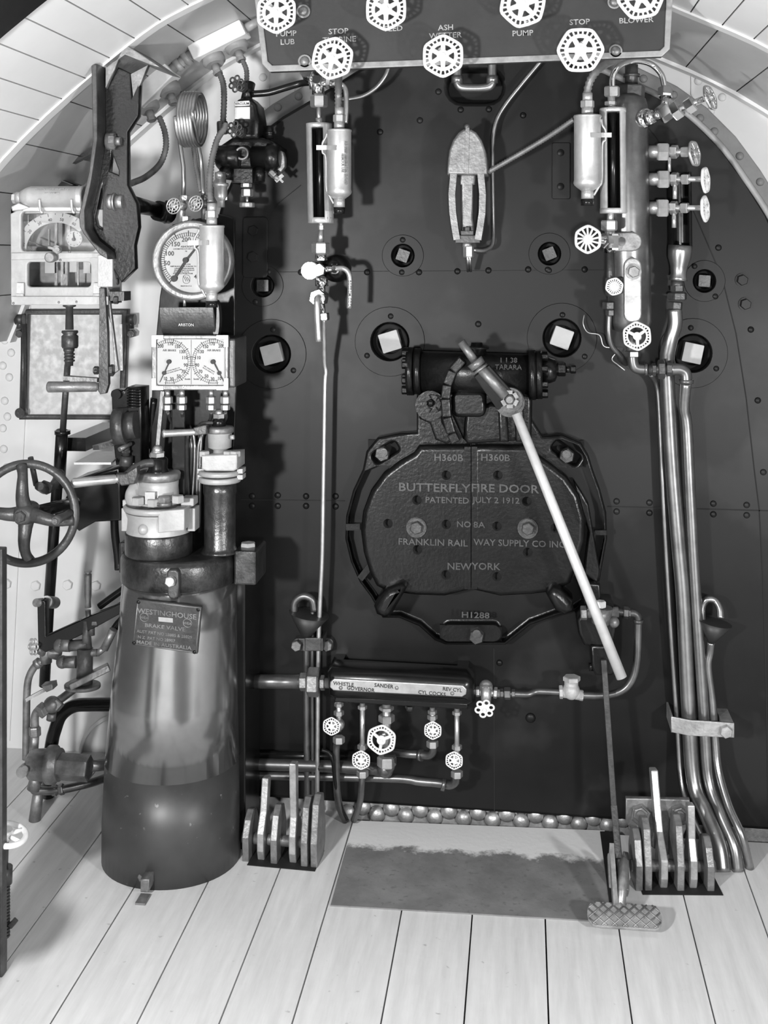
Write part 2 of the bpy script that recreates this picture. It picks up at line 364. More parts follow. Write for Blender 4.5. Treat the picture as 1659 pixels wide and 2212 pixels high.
# barrel ceiling of lengthwise boards
prof = spl([Vector(p) for p in ((-1.80, 0, 1.45), (-1.62, 0, 1.86), (-1.434, 0, 2.09), (-1.13, 0, 2.345), (-0.94, 0, 2.46), (-0.60, 0, 2.59), (-0.26, 0, 2.63), (0.10, 0, 2.56), (0.42, 0, 2.42), (0.69, 0, 2.29), (0.98, 0, 2.08), (1.25, 0, 1.75), (1.4, 0, 1.4))], 24)
def board(bm_, y0, y1, step, lift, gap=0.004, th=0.012):
    L = [0]; [L.append(L[-1]+(prof[i+1]-prof[i]).length) for i in range(len(prof)-1)]
    def pos(d):
        d = max(0, min(L[-1], d)); i = 0
        while i < len(L)-2 and L[i+1] < d: i += 1
        return prof[i].lerp(prof[i+1], (d-L[i])/(L[i+1]-L[i]))
    d = 0.0
    while d < L[-1]-step:
        a, b = pos(d+gap/2), pos(d+step-gap/2); t = (b-a).normalized(); nrm = Vector((-t.z, 0, t.x))
        if nrm.z < 0: nrm = -nrm
        a, b = a+nrm*lift, b+nrm*lift
        vs = [bm_.bm.verts.new(v+Vector((0, yy, 0))) for yy in (y0, y1) for v in (a, b, b+nrm*th, a+nrm*th)]
        for f in ((0, 1, 2, 3), (7, 6, 5, 4), (0, 4, 5, 1), (1, 5, 6, 2), (2, 6, 7, 3), (3, 7, 4, 0)): bm_.bm.faces.new([vs[i] for i in f])
        d += step
    return pos
cb = B(); board(cb, -1.08, -0.40, 0.091, 0.0); struct('ceiling', M.ceiling_paint, cb)
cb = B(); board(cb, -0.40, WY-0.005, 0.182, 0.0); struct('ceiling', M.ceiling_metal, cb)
gb = B(); board(gb, -1.08, WY-0.005, 0.3, 0.013, 0.0, 0.02); struct('trim_1', M.groove, gb)
def rib(y, w_, drop, th=0.008):
    r_ = B(); pts = prof[::6]
    rings = []
    for i, p in enumerate(pts):
        t = (pts[min(i+1, len(pts)-1)]-pts[max(i-1, 0)]).normalized(); nrm = Vector((-t.z, 0, t.x)); nrm = nrm if nrm.z > 0 else -nrm
        rings.append([r_.bm.verts.new(p-nrm*o+Vector((0, y+s_, 0))) for o, s_ in ((0, -w_/2), (0, w_/2), (drop, w_/2), (drop, -w_/2))])
    r_.skin(rings, False); return r_
rb = rib(-0.40, 0.045, 0.006)
for px, py in ((5, 318), (110, 205), (122, 212), (232, 108), (243, 118), (376, 17), (390, 27)):
    v = at(px, py, -0.37); rb.h(v+Vector((0, 0, 0.03)), v, 7)
struct('trim_2', M.ceiling_paint, rb)
struct('trim_3', M.gloss_black, rib(-1.28, 0.40, 0.03))
struct('trim_4', M.wall_paint, rib(WY-0.03, 0.05, 0.012))
b = B(); b.t([(1445, 58, .2), (1500, 80, .2), (1580, 120, .2), (1680, 180, .2)], 13); b.c((1462, 62, .2), (1470, 66, .2), 16)
solo('conduit_pipe', M.wall_paint, b, 'light painted round conduit running down along the ceiling edge at upper right', 'pipe')

# left front window
win = thing('window_1', 'bright frosted cab window with dark frame on left front wall', 'window', (158, 790, WY)); win['kind'] = 'structure'
b = B(); b.pp([(46, 668), (276, 668), (268, 907), (40, 907)], WY-0.03, WY+0.0, [[(60, 680), (262, 680), (256, 897), (54, 897)]], 0.006)
part('window_frame', M.iron, win, b)
b = B(); b.r(50, 672, 268, 902, WY+0.004, WY+0.010); part('pane', M.frost, win, b)
b = B(); b.c((50, 890, WY-.03), (50, 890, WY-.06), 11); b.c((50, 700, WY-.05), (50, 890, WY-.05), 5)
for x in (40, 280):
    b.c((x-5, 690, WY-.05), (x+12, 690, WY-.05), 12); b.c((x+3, 690, WY-.05), (x+3, 710, WY-.05), 7); b.h((x+8, 720, WY-.03), (x+8, 720, WY-.06), 9)
part('hinge', M.iron, win, b)

b = B(); b.box(Vector((-0.02, -2.4, .004)), 1.15, 2.3, .008); solo('reflection_plate', M.iron, b, 'unseen dark steel plate added on the boards for the pedestal to reflect', 'reflection plate')  # added out of view, gives the pedestal a dark middle between bright reflections
# ================================================================== boiler backhead
bh = thing('boiler_backhead', 'black boiler backhead plate with round washout holes filling the centre', 'boiler', (1018, 1778, 0))
big = [(586, 765, -15), (842, 738, -17), (1214, 730, 20), (1497, 763, 12)]
small = [(567, 617, 0), (870, 552, 20), (1187, 548, -22), (1522, 607, 4)]
outl = [(430, 1714), (430, 700), (445, 560), (480, 430), (520, 345), (557, 290), (610, 250), (675, 212), (776, 148), (900, 95), (1018, 75), (1150, 95), (1290, 140), (1375, 182), (1440, 213), (1500, 256), (1560, 316), (1610, 384), (1659, 462), (1720, 600), (1750, 800), (1770, 1802)]
oval = rrect(966, 150, 1085, 222, 34)
b = B()
b.pp(outl, 0.0, WY-.002, [circ(x, y, 42) for x, y, a in big]+[circ(x, y, 25) for x, y, a in small]+[oval], 0.012)
part('cladding_plate', M.cladding, bh, b)
b = B(); z0 = at(700, 1745, .02); z1 = at(1690, 1745, .02); b.box(Vector(((z0.x+z1.x)/2, .03, -.03)), z1.x-z0.x, .02, .17)
part('foundation_ring', M.bright_iron, bh, b)
for i in range(14):
    x = 752+62.3*i
    for xx, yy in ((x, 1758+(x-814)*.047), (x+31, 1744+(x-791)*.047)):
        b = B(); b.dome((xx, yy, .02), 19, hgt=.75, n=14); part('ring_stud', M.bright_iron, bh, b)
b = B(); b.pp(outl[:1]+[(440, 600), (1018, 90), (1700, 600), (1750, 1780)], 0.085, 0.1); part('inner_plate', M.void, bh, b)
for x, y, a in big+small:
    R = 42 if (x, y, a) in big else 25; sq = 21 if R == 42 else 13
    b = B(); b.pp(circ(x, y, R*1.8, 40), -0.003, 0.0, [circ(x, y, R, 36)], 0.0015); fl_ = part('washout_flange', M.cladding, bh, b)
    b = B(); b.pp(rot2(rrect(x-sq, y-sq, x+sq, y+sq, 1.5, 2), x, y, a), 0.012 if R == 42 else 0.02, 0.085, (), 0.001)
    part('washout_plug', M.tile_grey if R == 42 else M.iron, bh, b)
    b = B(); b.pp(circ(x, y, R*.93), 0.05, 0.09, [circ(x, y, R*.62)], 0.004); part('plug_seat', M.void, fl_, b)
def screw(x, y, r, hg, hexa=False):
    b = B(); p = (x, y, -0.001)
    if hexa: b.h(p, (x, y, -.014), r); b.c((x, y, 0), (x, y, -.004), r*1.25)
    else: b.dome(p, r, hgt=hg)
    part('hex_bolt' if hexa else 'screw' if r < 9 else 'rivet', M.cladding, bh, b)
for x, y in ((545, 1072), (545, 1093), (600, 1070), (600, 1093), (661, 1072), (661, 1093), (725, 1072), (725, 1094), (1332, 1083), (1332, 1105), (1403, 1086), (1403, 1108), (1541, 1088), (1541, 1111), (1613, 1091), (1613, 1113),
             (650, 588), (793, 588), (868, 588), (905, 588), (988, 586), (1055, 584), (1141, 582), (1186, 584), (1263, 582), (844, 683), (793, 768), (1033, 700), (870, 518), (1215, 680), (1263, 770), (1492, 708), (1547, 796),
             (1500, 575), (1545, 640), (1552, 535), (1622, 712), (1637, 865), (1649, 1020), (907, 260), (995, 237), (1056, 236), (821, 285), (1130, 249), (947, 198), (1183, 582), (1079, 1432), (634, 800), (590, 712), (580, 587), (552, 652)):
    screw(x, y, 7, .55)
for x, y in ((1603, 605), (1610, 657), (548, 498), (547, 555)): screw(x, y, 12, 0, True)
for x, y in ((1211, 330), (1211, 403), (1146, 1551)): screw(x, y, 11, .5)

def seam(pts, w_=2.2):
    b = B()
    q = [W(p+(-0.0005,)) for p in pts]
    for i in range(len(q)-1): b.bar(q[i], q[i+1], w_, 1.5)
    part('plate_seam', M.void, bh, b)
seam([(520, 1079), (745, 1082)]); seam([(1312, 1094), (1760, 1106)]); seam([(1067, 1400), (1068, 1752)]); seam([(505, 588), (1310, 583)], 1.2)
seam([(1290, 140), (1420, 300), (1500, 460), (1560, 600), (1590, 720), (1612, 860), (1630, 1020), (1640, 1100)]); seam([(1640, 1100), (1648, 1250), (1655, 1500), (1660, 1780)]); seam([(480, 930), (500, 700), (530, 560), (600, 440), (650, 400)], 1.6)
b = B(); b.t([(1300, 150, -.002), (1375, 184, -.002), (1440, 215, -.002), (1500, 258, -.002), (1560, 318, -.002), (1610, 386, -.002), (1670, 480, -.002), (1722, 600, -.002)], 7)
part('edge_bead', M.dull_paint, bh, b)
for q_ in ((524, 468, 578, 600, 8), (1192, 308, 1232, 430, 4)):
    b = B(); b.pp(rrect(*q_), -.006, 0, (), .002); part('cover_plate', M.cladding, bh, b)

# ================================================================== fire door
fd = thing('fire_door', 'black butterfly fire door with raised maker lettering in centre of backhead', 'fire door', (1028, 1394, 0))
frm = [(900, 850), (900, 935), (862, 937), (815, 946), (791, 975), (783, 1015), (762, 1060), (747, 1115), (745, 1165), (757, 1215), (776, 1258), (800, 1290), (826, 1336), (862, 1336), (905, 1354), (938, 1384), (962, 1394), (1092, 1394), (1115, 1376), (1145, 1352), (1200, 1332), (1240, 1322), (1290, 1290), (1300, 1230), (1312, 1165), (1310, 1108), (1297, 1058), (1283, 1020), (1272, 985), (1255, 957), (1215, 940), (1172, 944), (1148, 905), (1148, 850)]
slot1 = rot2(rrect(802, 966, 862, 990, 8), 832, 978, -32); slot2 = rot2(rrect(1190, 966, 1256, 992, 8), 1223, 979, 36); slot3 = rrect(958, 1356, 1076, 1380, 11)
b = B(); b.pp(frm, -0.055, 0, [slot1, slot2, slot3], 0.008)
b.bar((748, 1138, -.06), (778, 1138, -.06), 14, 8); b.bar((778, 1250, -.06), (800, 1222, -.06), 14, 8); b.bar((1285, 1150, -.06), (1310, 1150, -.06), 10, 8)
b.pp([(1240, 1040), (1272, 1090), (1284, 1160), (1296, 1230), (1292, 1262), (1262, 1240), (1272, 1150)], -.07, 0, (), .006)
fr = part('door_frame', M.cast_black, fd, b)
b = B(); b.txt('H1288', (1027, 1329, -.056), 13, 2, sx=1.25); part('lettering', M.door_letter, fr, b)
b = B()
for q_ in ((795, 950, 872, 1005), (1180, 950, 1262, 1010), (950, 1350, 1084, 1386)): b.r(*q_, -.012, -.001)
part('slot_back', M.void, fd, b)
for x, y in ((829, 976), (1223, 980), (1030, 1367)):
    b = B()
    b.h((x, y, -.03), (x, y, -.075), 17); b.c((x, y, -.075), (x, y, -.088), 9)
    part('frame_bolt', M.iron, fd, b)
lft = [(1015, 962), (905, 962), (893, 978), (862, 996), (828, 1022), (800, 1060), (783, 1105), (778, 1148), (784, 1195), (797, 1238), (812, 1268), (835, 1280), (900, 1288), (960, 1290), (1015, 1276)]
rgt = [(1019, 962), (1019, 1276), (1080, 1290), (1150, 1286), (1205, 1278), (1232, 1262), (1250, 1215), (1264, 1170), (1266, 1120), (1252, 1070), (1225, 1030), (1190, 1002), (1158, 980), (1142, 962)]
HL = [(963, 1030), (899, 1084), (963, 1137), (836, 1135), (900, 1192), (962, 1247)]; HR = [(1075, 1030), (1138, 1087), (1073, 1141), (1140, 1198), (1073, 1251), (1200, 1145)]
dl = []
for nm, P, H, lab in (('door_leaf', lft, HL, None), ('door_leaf', rgt, HR, None)):
    b = B(); b.pp(P, -0.105, -.05, (), 0.018); d = part(nm, M.cast_black, fd, b); dl.append(d)
    b = B(); [b.c((x, y, -.13), (x, y, -.07), 10.5, n=20) for x, y in H]; cut(d, b, M.void)
    b = B(); b.r(*((1003, 965, 1016.7, 1273) if H is HL else (1018.3, 965, 1031, 1273)), -.1052, -.07); part('meeting_edge', M.cast_black, d, b)
    x, y = (900, 1138) if H is HL else (1140, 1140)
    b = B(); b.c((x, y, -.1), (x, y, -.112), 22); b.c((x, y, -.112), (x, y, -.116), 19); b.h((x, y, -.115), (x, y, -.135), 14); part('hinge_bolt', M.iron, d, b)
b = B()
for s_, x, y, hh, wx in (('H360B', 969, 989, 15, 1.1), ('BUTTERFLY', 938, 1054, 18, 1.22), ('PATENTED', 966, 1081, 13, 1.08), ('NO', 1002, 1133, 13, 1.1), ('FRANKLIN RAIL', 935, 1172, 14, 1.12), ('NEW', 992, 1224, 15, 1.1)):
    b.txt(s_, (x, y, -.1055), hh, 2.0, sx=wx)
part('lettering', M.door_letter, dl[0], b)
b = B()
for s_, x, y, hh, wx in (('H360B', 1070, 989, 15, 1.1), ('FIRE DOOR', 1090, 1056, 18, 1.15), ('JULY 2 1912', 1072, 1081, 13, 1.1), ('8A', 1035, 1134, 13, 1.2), ('WAY SUPPLY CO INC', 1122, 1174, 14, 1.05), ('YORK', 1050, 1224, 15, 1.1)):
    b.txt(s_, (x, y, -.1055), hh, 2.0, sx=wx)
part('lettering', M.door_letter, dl[1], b)
# lower hinge lugs
for P in ([(868, 1262), (878, 1272), (845, 1330), (832, 1338), (812, 1330), (806, 1312), (818, 1290), (835, 1272)], [(1196, 1268), (1212, 1275), (1238, 1300), (1240, 1322), (1220, 1332), (1200, 1322), (1180, 1286)]):
    b = B(); b.pp(P, -.165, -.05, (), .022); part('hinge_lug', M.cast_black, fd, b)
# neck, operating cylinder, sector and lever
b = B()
b.pp([(903, 860), (960, 862), (1000, 950), (1148, 950), (1150, 880), (1150, 850), (1040, 845), (903, 845)], -.09, 0, (), .012)
b.pp([(905, 880), (920, 862), (945, 865), (958, 885), (958, 910), (980, 950), (965, 960), (940, 950), (928, 915), (905, 905)], -.13, -.08, (), .008)
b.pp([(1000, 948), (1005, 890), (1060, 870), (1120, 880), (1130, 952), (1010, 960)], -.12, -.08, (), .012)
b.pp(rrect(975, 845, 1050, 902, 16), -.15, -.09, (), .012)
for x in (1085, 1120): b.pp([(x-10, 870), (x+10, 865), (x+14, 955), (x-6, 955)], -.15, -.1, (), .008)
nk = part('door_bracket', M.cast_black, fd, b)
b = B(); b.txt('H1257', (1040, 924, -.121), 11, 1.5); b.txt('H1252', (946, 930, -.131), 11, 1.5, rot=-62); part('lettering', M.cast_black, nk, b)
b = B()
cyA = -.12
b.c((900, 802, cyA), (1150, 810, cyA), 44, n=32)
for x in (880, 896): b.c((x, 802, cyA), (x+14, 802, cyA), 52 if x == 880 else 50, n=32)
for x in (1142, 1156): b.c((x, 810, cyA), (x+15, 810, cyA), 52 if x > 1150 else 54, n=32)
b.l((1170, 800, cyA), (1204, 800, cyA), [(0, 28), (.5, 28), (.85, 24), (1, 14)]); b.h((1204, 798, cyA), (1222, 798, cyA), 15); b.c((1222, 798, cyA), (1232, 798, cyA), 7); b.h((1232, 798, cyA), (1244, 798, cyA), 9)
for a in range(8):
    th = a*pi/4+.3; dy = 44*sin(th); dY = .062*cos(th)
    b.h((868, 802+dy, cyA+dY), (882, 802+dy, cyA+dY), 8); b.h((1170, 810+dy, cyA+dY), (1184, 810+dy, cyA+dY), 8)
b.l((1030, 766, cyA), (1030, 740, cyA), [(0, 22), (.4, 20), (.5, 26), (.65, 26), (.7, 14), (1, 12)])
cy_ = part('operating_cylinder', M.cast_black, fd, b)
b = B(); b.txt('1 1 38\nTARARA', (1098, 786, cyA-.066), 11, 1.2); part('lettering', M.cast_black, cy_, b)
b = B()
q = [(1000, 775), (978, 800), (966, 830), (962, 860), (965, 900), (975, 935), (985, 955)]
for i in range(len(q)-1): b.bar(q[i]+(-.175,), q[i+1]+(-.175,), 20, 26)
part('toothed_sector', M.cast_black, fd, b, .004)
b = B(); b.c((932, 872, -.1), (932, 872, -.15), 32); b.c((932, 872, -.15), (932, 872, -.165), 20)
for a in range(6): b.bar((932+10*cos(a*1.047), 872+10*sin(a*1.047), -.17), (932+20*cos(a*1.047), 872+20*sin(a*1.047), -.17), 9, 10)
b.s_((930, 870, -.17), 9); part('sector_pivot', M.cast_black, fd, b)
lv = part('operating_lever', M.bright_steel, fd, B().c((1115, 893, -.235), (1343, 1464, -.27), 10.5, 11.5), label='bright steel lever handle')
b = B(); b.c((1102, 864, -.15), (1102, 864, -.215), 31, n=30); b.c((1102, 864, -.215), (1102, 864, -.222), 27, n=30); part('lever_hub', M.iron, lv, b)
b = B()
for a in range(6):
    th = a*pi/3+.5; b.bar((1101+11*cos(th), 862+11*sin(th), -.228), (1101+19*cos(th), 862+19*sin(th), -.228), 13, 10)
b.l((1101, 862, -.215), (1101, 862, -.24), [(0, 12), (.7, 11), (1, 7)]); part('castle_nut', M.worn_iron, lv, b)
b = B(); b.c((996, 738, -.23), (1028, 784, -.23), 9); b.c((1030, 786, -.23), (1092, 856, -.23), 11); b.c((1025, 780, -.23), (1034, 792, -.23), 19, 17); b.c((1037, 794, -.23), (1040, 798, -.23), 17)
part('latch_rod', M.worn_iron, lv, b)
b = B(); b.bar((1040, 800, -.215), (1096, 870, -.215), 42, 12, w2=52); part('lever_web', M.gloss_black, lv, b, .003)
# ================================================================== valve panel under the roof
pn = thing('valve_panel', 'dark panel board with lettered valve names hanging under the roof', 'panel', (1002, 138, -.6))
PY = -.6
po = [(548, -20), (566, 138), (582, 155), (1430, 122), (1447, 106), (1456, -50), (1440, -62), (560, -36)]
pi_ = [(562, 0), (578, 132), (588, 141), (1426, 109), (1435, 100), (1441, -40), (1432, -48), (572, -18)]
b = B(); b.pp(po, PY, PY+.03, (), .004); part('board', M.panel_grey, pn, b)
b = B(); b.pp(po, PY-.006, PY+.001, [pi_], .002)
for x, y in ((655, 24), (658, 132), (1330, 110), (1327, 4)): b.pp(circ(x, y, 15, 20), PY-.006, PY, (), .002)
part('raised_border', M.edge_worn, pn, b)
for x, y in ((655, 24), (658, 132), (1330, 110), (1327, 4)):
    b = B(); b.dome((x, y, PY-.006), 11); part('border_bolt', M.worn_iron, pn, b)
b = B()
for s_, x, y in (('PUMP', 618, 73), ('LUB', 621, 91), ('STOP', 731, 68), ('TURBINE', 733, 86), ('FEED', 850, 62), ('ASH', 963, 60), ('WETTER', 962, 77), ('PUMP', 1129, 72), ('LUB', 1129, 52), ('STOP', 1252, 48), ('BLOWER', 1374, 44)):
    b.txt(s_, (x, y, PY-.001), 12, .5, sx=1.1, rot=1.5)
part('lettering', M.chalk, pn, b)
for x, y, r, rt, lab in ((597, 27, 46, .5, 'above PUMP LUB lettering'), (834, 20, 47, .52, 'above FEED lettering'), (1129, 10, 51, .3, 'above the right PUMP lettering'), (1384, -8, 52, .15, 'above BLOWER lettering'),
                     (718, 126, 47, .3, 'below left STOP lettering'), (957, 121, 47, .52, 'below ASH WETTER lettering'), (1254, 108, 51, 0, 'below right STOP lettering')):
    v = thing('panel_valve', 'white hexagonal valve wheel on dark panel '+lab, 'valve', (x, y, PY), 'white valve wheels on the panel')
    b = B(); b.c((x, y, PY), (x, y, PY-.09), 6); b.h((x, y, PY), (x, y, PY-.03), 13); part('spindle', M.brass, v, b)
    b = B(); b.wheel((x, y, PY-.09), r, None, rt, 24); part('handwheel', M.wheel_white, v, b)
b = B(); b.t([(988, 120, -.05), (988, 165, -.05), (990, 183, -.05), (1004, 190, -.05), (1046, 190, -.05), (1061, 183, -.05), (1063, 165, -.05), (1063, 120, -.05)], 10)
for x in (988, 1063): b.c((x, 164, -.05), (x, 180, -.05), 13)
solo('looped_pipe', M.copper, b, 'short U shaped copper pipe dipping below the lettered panel by oval opening', 'pipe')

# ================================================================== right water column and fittings
wc = thing('water_column', 'tall grey water column pipe standing at upper right of backhead', 'water column', (1360, 715, -.12))
wY = -.12
b = B(); b.l((1352, 205, wY), (1361, 716, wY), [(0, 30), (.02, 42), (.05, 46), (.96, 46), (.99, 40), (1, 26)], 32); part('column', M.dark_copper, wc, b)
b = B(); b.h((1364, 184, wY), (1363, 212, wY), 30); b.c((1364, 140, wY), (1364, 186, wY), 14); b.c((1364, 160, wY), (1364, 166, wY), 18); part('top_nut', M.iron, wc, b)
b = B(); b.pp([(1322, 502)]+arc(1366, 522, 21, -90, 90, 9)+[(1322, 543)], -.205, -.17, (), .004); part('side_lug', M.worn_iron, wc, b)
b = B(); b.pp(rrect(1348, 557, 1386, 697, 18), -.212, -.18, (), .004); part('strap_plate', M.bright_iron, wc, b, label='pale strap plate')
b = B(); b.c((1368, 587, -.212), (1368, 587, -.222), 17); b.h((1368, 587, -.22), (1368, 587, -.24), 13); part('strap_nut', M.worn_iron, wc, b)
gY = -.23
gg = thing('gauge_glass', 'water gauge glass in bright metal shield beside right water column', 'gauge glass', (1323, 460, gY))
b = B(); shell(b, (1323, 236, gY), (1325, 460, gY), 28, .55, 2*pi-.55, 3, 30)
for y0, y1 in ((234, 243), (450, 461)): b.c((1324, y0, gY), (1324, y1, gY), 28)
part('shield', M.steel, gg, b)
b = B(); shell(b, (1323, 240, gY), (1325, 455, gY), 24, .7, 2*pi-.7, 1, 30); part('inner_lining', M.void, gg, b)
b = B(); b.c((1324, 243, gY), (1325, 452, gY), 9); part('glass_tube', M.gloss_black, gg, b)
b = B(); b.h((1322, 187, gY), (1322, 209, gY), 17); b.h((1319, 219, gY), (1319, 228, gY), 13); b.c((1320, 205, gY), (1322, 238, gY), 8); part('gland_nut', M.brass, gg, b)
b = B(); b.c((1320, 458, gY), (1318, 480, gY), 7); b.h((1316, 476, gY), (1316, 498, gY), 18); part('gland_nut', M.brass, gg, b)
b = B(); b.t([(1322, 192, gY), (1323, 168, gY), (1334, 145, gY), (1356, 134, -.2), (1384, 132, -.18), (1410, 141, -.16), (1429, 162, -.16), (1436, 190, -.16)], 6.5, 12)
solo('bent_tube', M.polished, b, 'shiny copper tube arching over the top of right water column', 'tube')
ck = thing('shutoff_cock', 'bright angled shut-off valve with white wheel at top right of water column', 'valve', (1395, 255, -.16))
b = B(); b.c((1380, 258, -.15), (1400, 254, -.17), 24, 20); b.c((1398, 256, -.17), (1412, 251, -.18), 20, 14); b.c((1405, 254, -.18), (1450, 238, -.2), 11); b.h((1424, 252, -.2), (1446, 236, -.2), 20); b.h((1452, 244, -.2), (1470, 232, -.21), 22); b.h((1482, 234, -.21), (1500, 222, -.22), 18); b.c((1465, 236, -.21), (1520, 214, -.22), 7); b.h((1437, 190, -.16), (1437, 210, -.17), 16); b.c((1437, 208, -.17), (1436, 236, -.19), 10)
part('valve_body', M.polished, ck, b)
b = B(); b.wheel((1534, 211, -.22), 30, Vector((.82, -.5, .28)), 0, 14, 6, 'fan'); part('handwheel', M.polished, ck, b)
for i, (y, hx, wx, wr, col, lab) in enumerate(((328, 1432, 1500, 30, M.brass, 'topmost'), (387, 1433, 1524, 30, M.wheel_white, 'middle'), (449, 1431, 1523, 30, M.wheel_white, 'lowest'))):
    t = thing('try_cock', lab+' of three try cocks stacked on right side of water column', 'valve', (hx, y, -.12), 'try cocks on the water column')
    b = B(); b.c((1400, y, -.12), (hx, y, -.13), 14); b.h((hx-13, y, -.14), (hx+12, y, -.14), 21, .1); b.h((hx+17, y, -.14), (hx+32, y, -.15), 15, .4); b.h((hx+40, y, -.15), (hx+56, y, -.16), 12, .2); b.c((hx+10, y, -.14), (wx-4, y, -.17), 6); part('cock_body', M.brass, t, b)
    b = B(); b.c((hx+(14 if i == 0 else 25), y+12, -.15), (hx+(14 if i == 0 else 25), y+43, -.15), 3.5 if i == 0 else 5); part('drip_spout', M.brass, t, b)
    b = B(); b.wheel((wx, y+(2 if i else 4), -.17), wr, Vector((.85, -.5, .12)) if i == 0 else Vector((.93, -.40, .05)), .2*i, 14, 6, 'fan'); part('handwheel', col, t, b)
td = thing('drip_trough', 'tall open copper drip trough hanging below the three try cocks', 'trough', (1468, 606, -.1))
b = B(); shell(b, (1468, 372, -.1), (1470, 534, -.1), 25, .8, 2*pi-.8, 2, 24); part('hood', M.gloss_black, td, b)
b = B(); b.l((1470, 530, -.1), (1465, 606, -.1), [(0, 26), (.15, 26), (.35, 25), (.6, 19), (.8, 17), (.92, 19), (1, 20)], 28); part('funnel', M.copper, td, b)
b = B(); b.c((1463, 606, -.1), (1463, 622, -.1), 13); b.h((1463, 616, -.1), (1463, 630, -.1), 15); b.h((1463, 632, -.1), (1463, 648, -.1), 21); b.h((1459, 652, -.1), (1458, 668, -.1), 16); part('union_nut', M.iron, td, b)
lw = thing('drain_valve', 'drain valve with white three spoked wheel at foot of right water column', 'valve', (1365, 798, -.15))
b = B(); b.c((1366, 715, -.13), (1366, 765, -.15), 16, 13); b.h((1366, 758, -.15), (1366, 771, -.15), 17); b.t([(1366, 768, -.15), (1368, 786, -.15), (1376, 796, -.15), (1398, 798, -.15)], 11.5, 14); b.c((1392, 798, -.15), (1398, 798, -.15), 14); b.c((1376, 726, -.16), (1376, 726, -.22), 6); part('valve_body', M.dark_copper, lw, b)
b = B(); b.wheel((1376, 726, -.22), 32, None, .6, 26, 3); part('handwheel', M.wheel_white, lw, b)
tp = thing('pipe_union', 'horizontal pipe union with elbow joining drain valve to right pipes', 'pipe union', (1430, 798, -.15))
b = B(); b.c((1396, 798, -.15), (1450, 798, -.15), 10); b.h((1408, 798, -.15), (1417, 798, -.15), 14); b.h((1421, 798, -.15), (1436, 798, -.15), 21); b.h((1439, 798, -.15), (1452, 798, -.15), 15); part('union_nut', M.iron, tp, b)
b = B(); b.t([(1450, 798, -.15), (1468, 798, -.15), (1480, 806, -.15), (1482, 826, -.15)], 13, 14); b.c((1482, 820, -.15), (1482, 828, -.15), 16); part('elbow', M.dark_copper, tp, b)
sv = thing('blowdown_valve', 'small drain cock with round white wheel left of the water column strap', 'valve', (1318, 680, -.16))
b = B(); b.c((1318, 540, -.16), (1318, 640, -.16), 8); b.h((1318, 600, -.16), (1318, 636, -.16), 11); b.h((1315, 652, -.16), (1315, 668, -.16), 14); b.h((1318, 669, -.16), (1318, 682, -.16), 10); b.c((1326, 619, -.16), (1327, 619, -.21), 4); part('valve_body', M.iron, sv, b)
b = B(); b.wheel((1327, 619, -.21), 20, None, .3, 20, 6, 'fan'); part('handwheel', M.wheel_white, sv, b)
b = B(); b.t([(1316, 678, -.16), (1315, 720, -.16), (1322, 748, -.15), (1340, 768, -.13), (1352, 785, -.08)], 6.5)
solo('drain_tube', M.dark_copper, b, 'thin curved tube running down beside the foot of right water column', 'tube')
lc = thing('bottom_cock', 'gauge cock with large white wheel below right gauge glass', 'valve', (1316, 520, -.2))
b = B(); b.c((1316, 495, -.21), (1316, 545, -.2), 13); b.c((1290, 518, -.25), (1345, 522, -.2), 10); b.h((1302, 520, -.24), (1316, 521, -.22), 17); b.h((1326, 505, -.22), (1326, 540, -.22), 14); part('cock_body', M.polished, lc, b)
b = B(); b.wheel((1270, 517, -.28), 32, Vector((-.35, -.93, 0)), .5, 13, 6, 'fan'); part('handwheel', M.wheel_white, lc, b)
def lampcan(nm, lab, p, x0, x1, y0, y1, Y, side, textrot, flip=False):
    o = thing(nm, lab, 'lamp', p, 'cylindrical gauge lamps'); cx, r = (x0+x1)/2, (x1-x0)/2
    b = B(); b.l((cx, y0, Y), (cx, y1+20, Y), [(0, r*.96), (.01, r), (.03, r), (.035, r*.96), (.86, r*.96), (.9, r), (.93, r*.93), (.96, r*.75), (1, r*.45)], 32); can = part('lamp_can', M.zinc, o, b)
    b = B(); b.c((cx, y0-18, Y), (cx, y0, Y), r*.42); b.h((cx, y0-32, Y), (cx, y0-16, Y), r*.5); b.c((cx, y0-48, Y), (cx, y0-30, Y), r*.36); part('neck', M.zinc, o, b)
    b = B(); b.c((cx, y1+18, Y), (cx, y1+38, Y), r*.45); part('bottom_ferrule', M.zinc, o, b)
    b = B(); b.c((cx, y1+38, Y), (cx, y1+52, Y), r*.48); part('end_knob', M.gloss_black, o, b)
    b = B(); yy = y0+.3*(y1-y0); b.t([(cx+side*r, y0+8, Y), (cx+side*(r+2), yy-22, Y), (cx+side*(r+9), yy-10, Y), (cx+side*(r+9), yy+10, Y), (cx+side*(r+2), yy+22, Y), (cx+side*(r+1), y1-5, Y), (cx+side*r*.8, y1+12, Y), (cx+side*r*.45, y1+30, Y)], 2.6)
    b.bar((cx+side*(r+22), yy, Y), (cx+side*r, yy, Y), 10, 8); b.bar((cx+side*r, yy, Y-.02), (cx+side*r*.25, yy, Y-r*u(cx, Y)-.001), 10, 2); part('clip', M.zinc, o, b)
    return o, can, cx, r
o, can, cx, r = lampcan('gauge_lamp', 'silver cylindrical lamp clipped to left of the right gauge glass', (1268, 430, -.27), 1239, 1299, 249, 392, -.27, 1, 0)
b = B(); b.txt('IC6 DEEP GENERATOR GUARD', (1252, 330, -.27-.026), 7, .4, rot=-90, sx=.7, tilt=-.5); b.txt('OTHER CLEANABLE', (1264, 315, -.27-.035), 7, .4, rot=-90, sx=.7, tilt=-.2); part('lettering', M.hose, can, b)
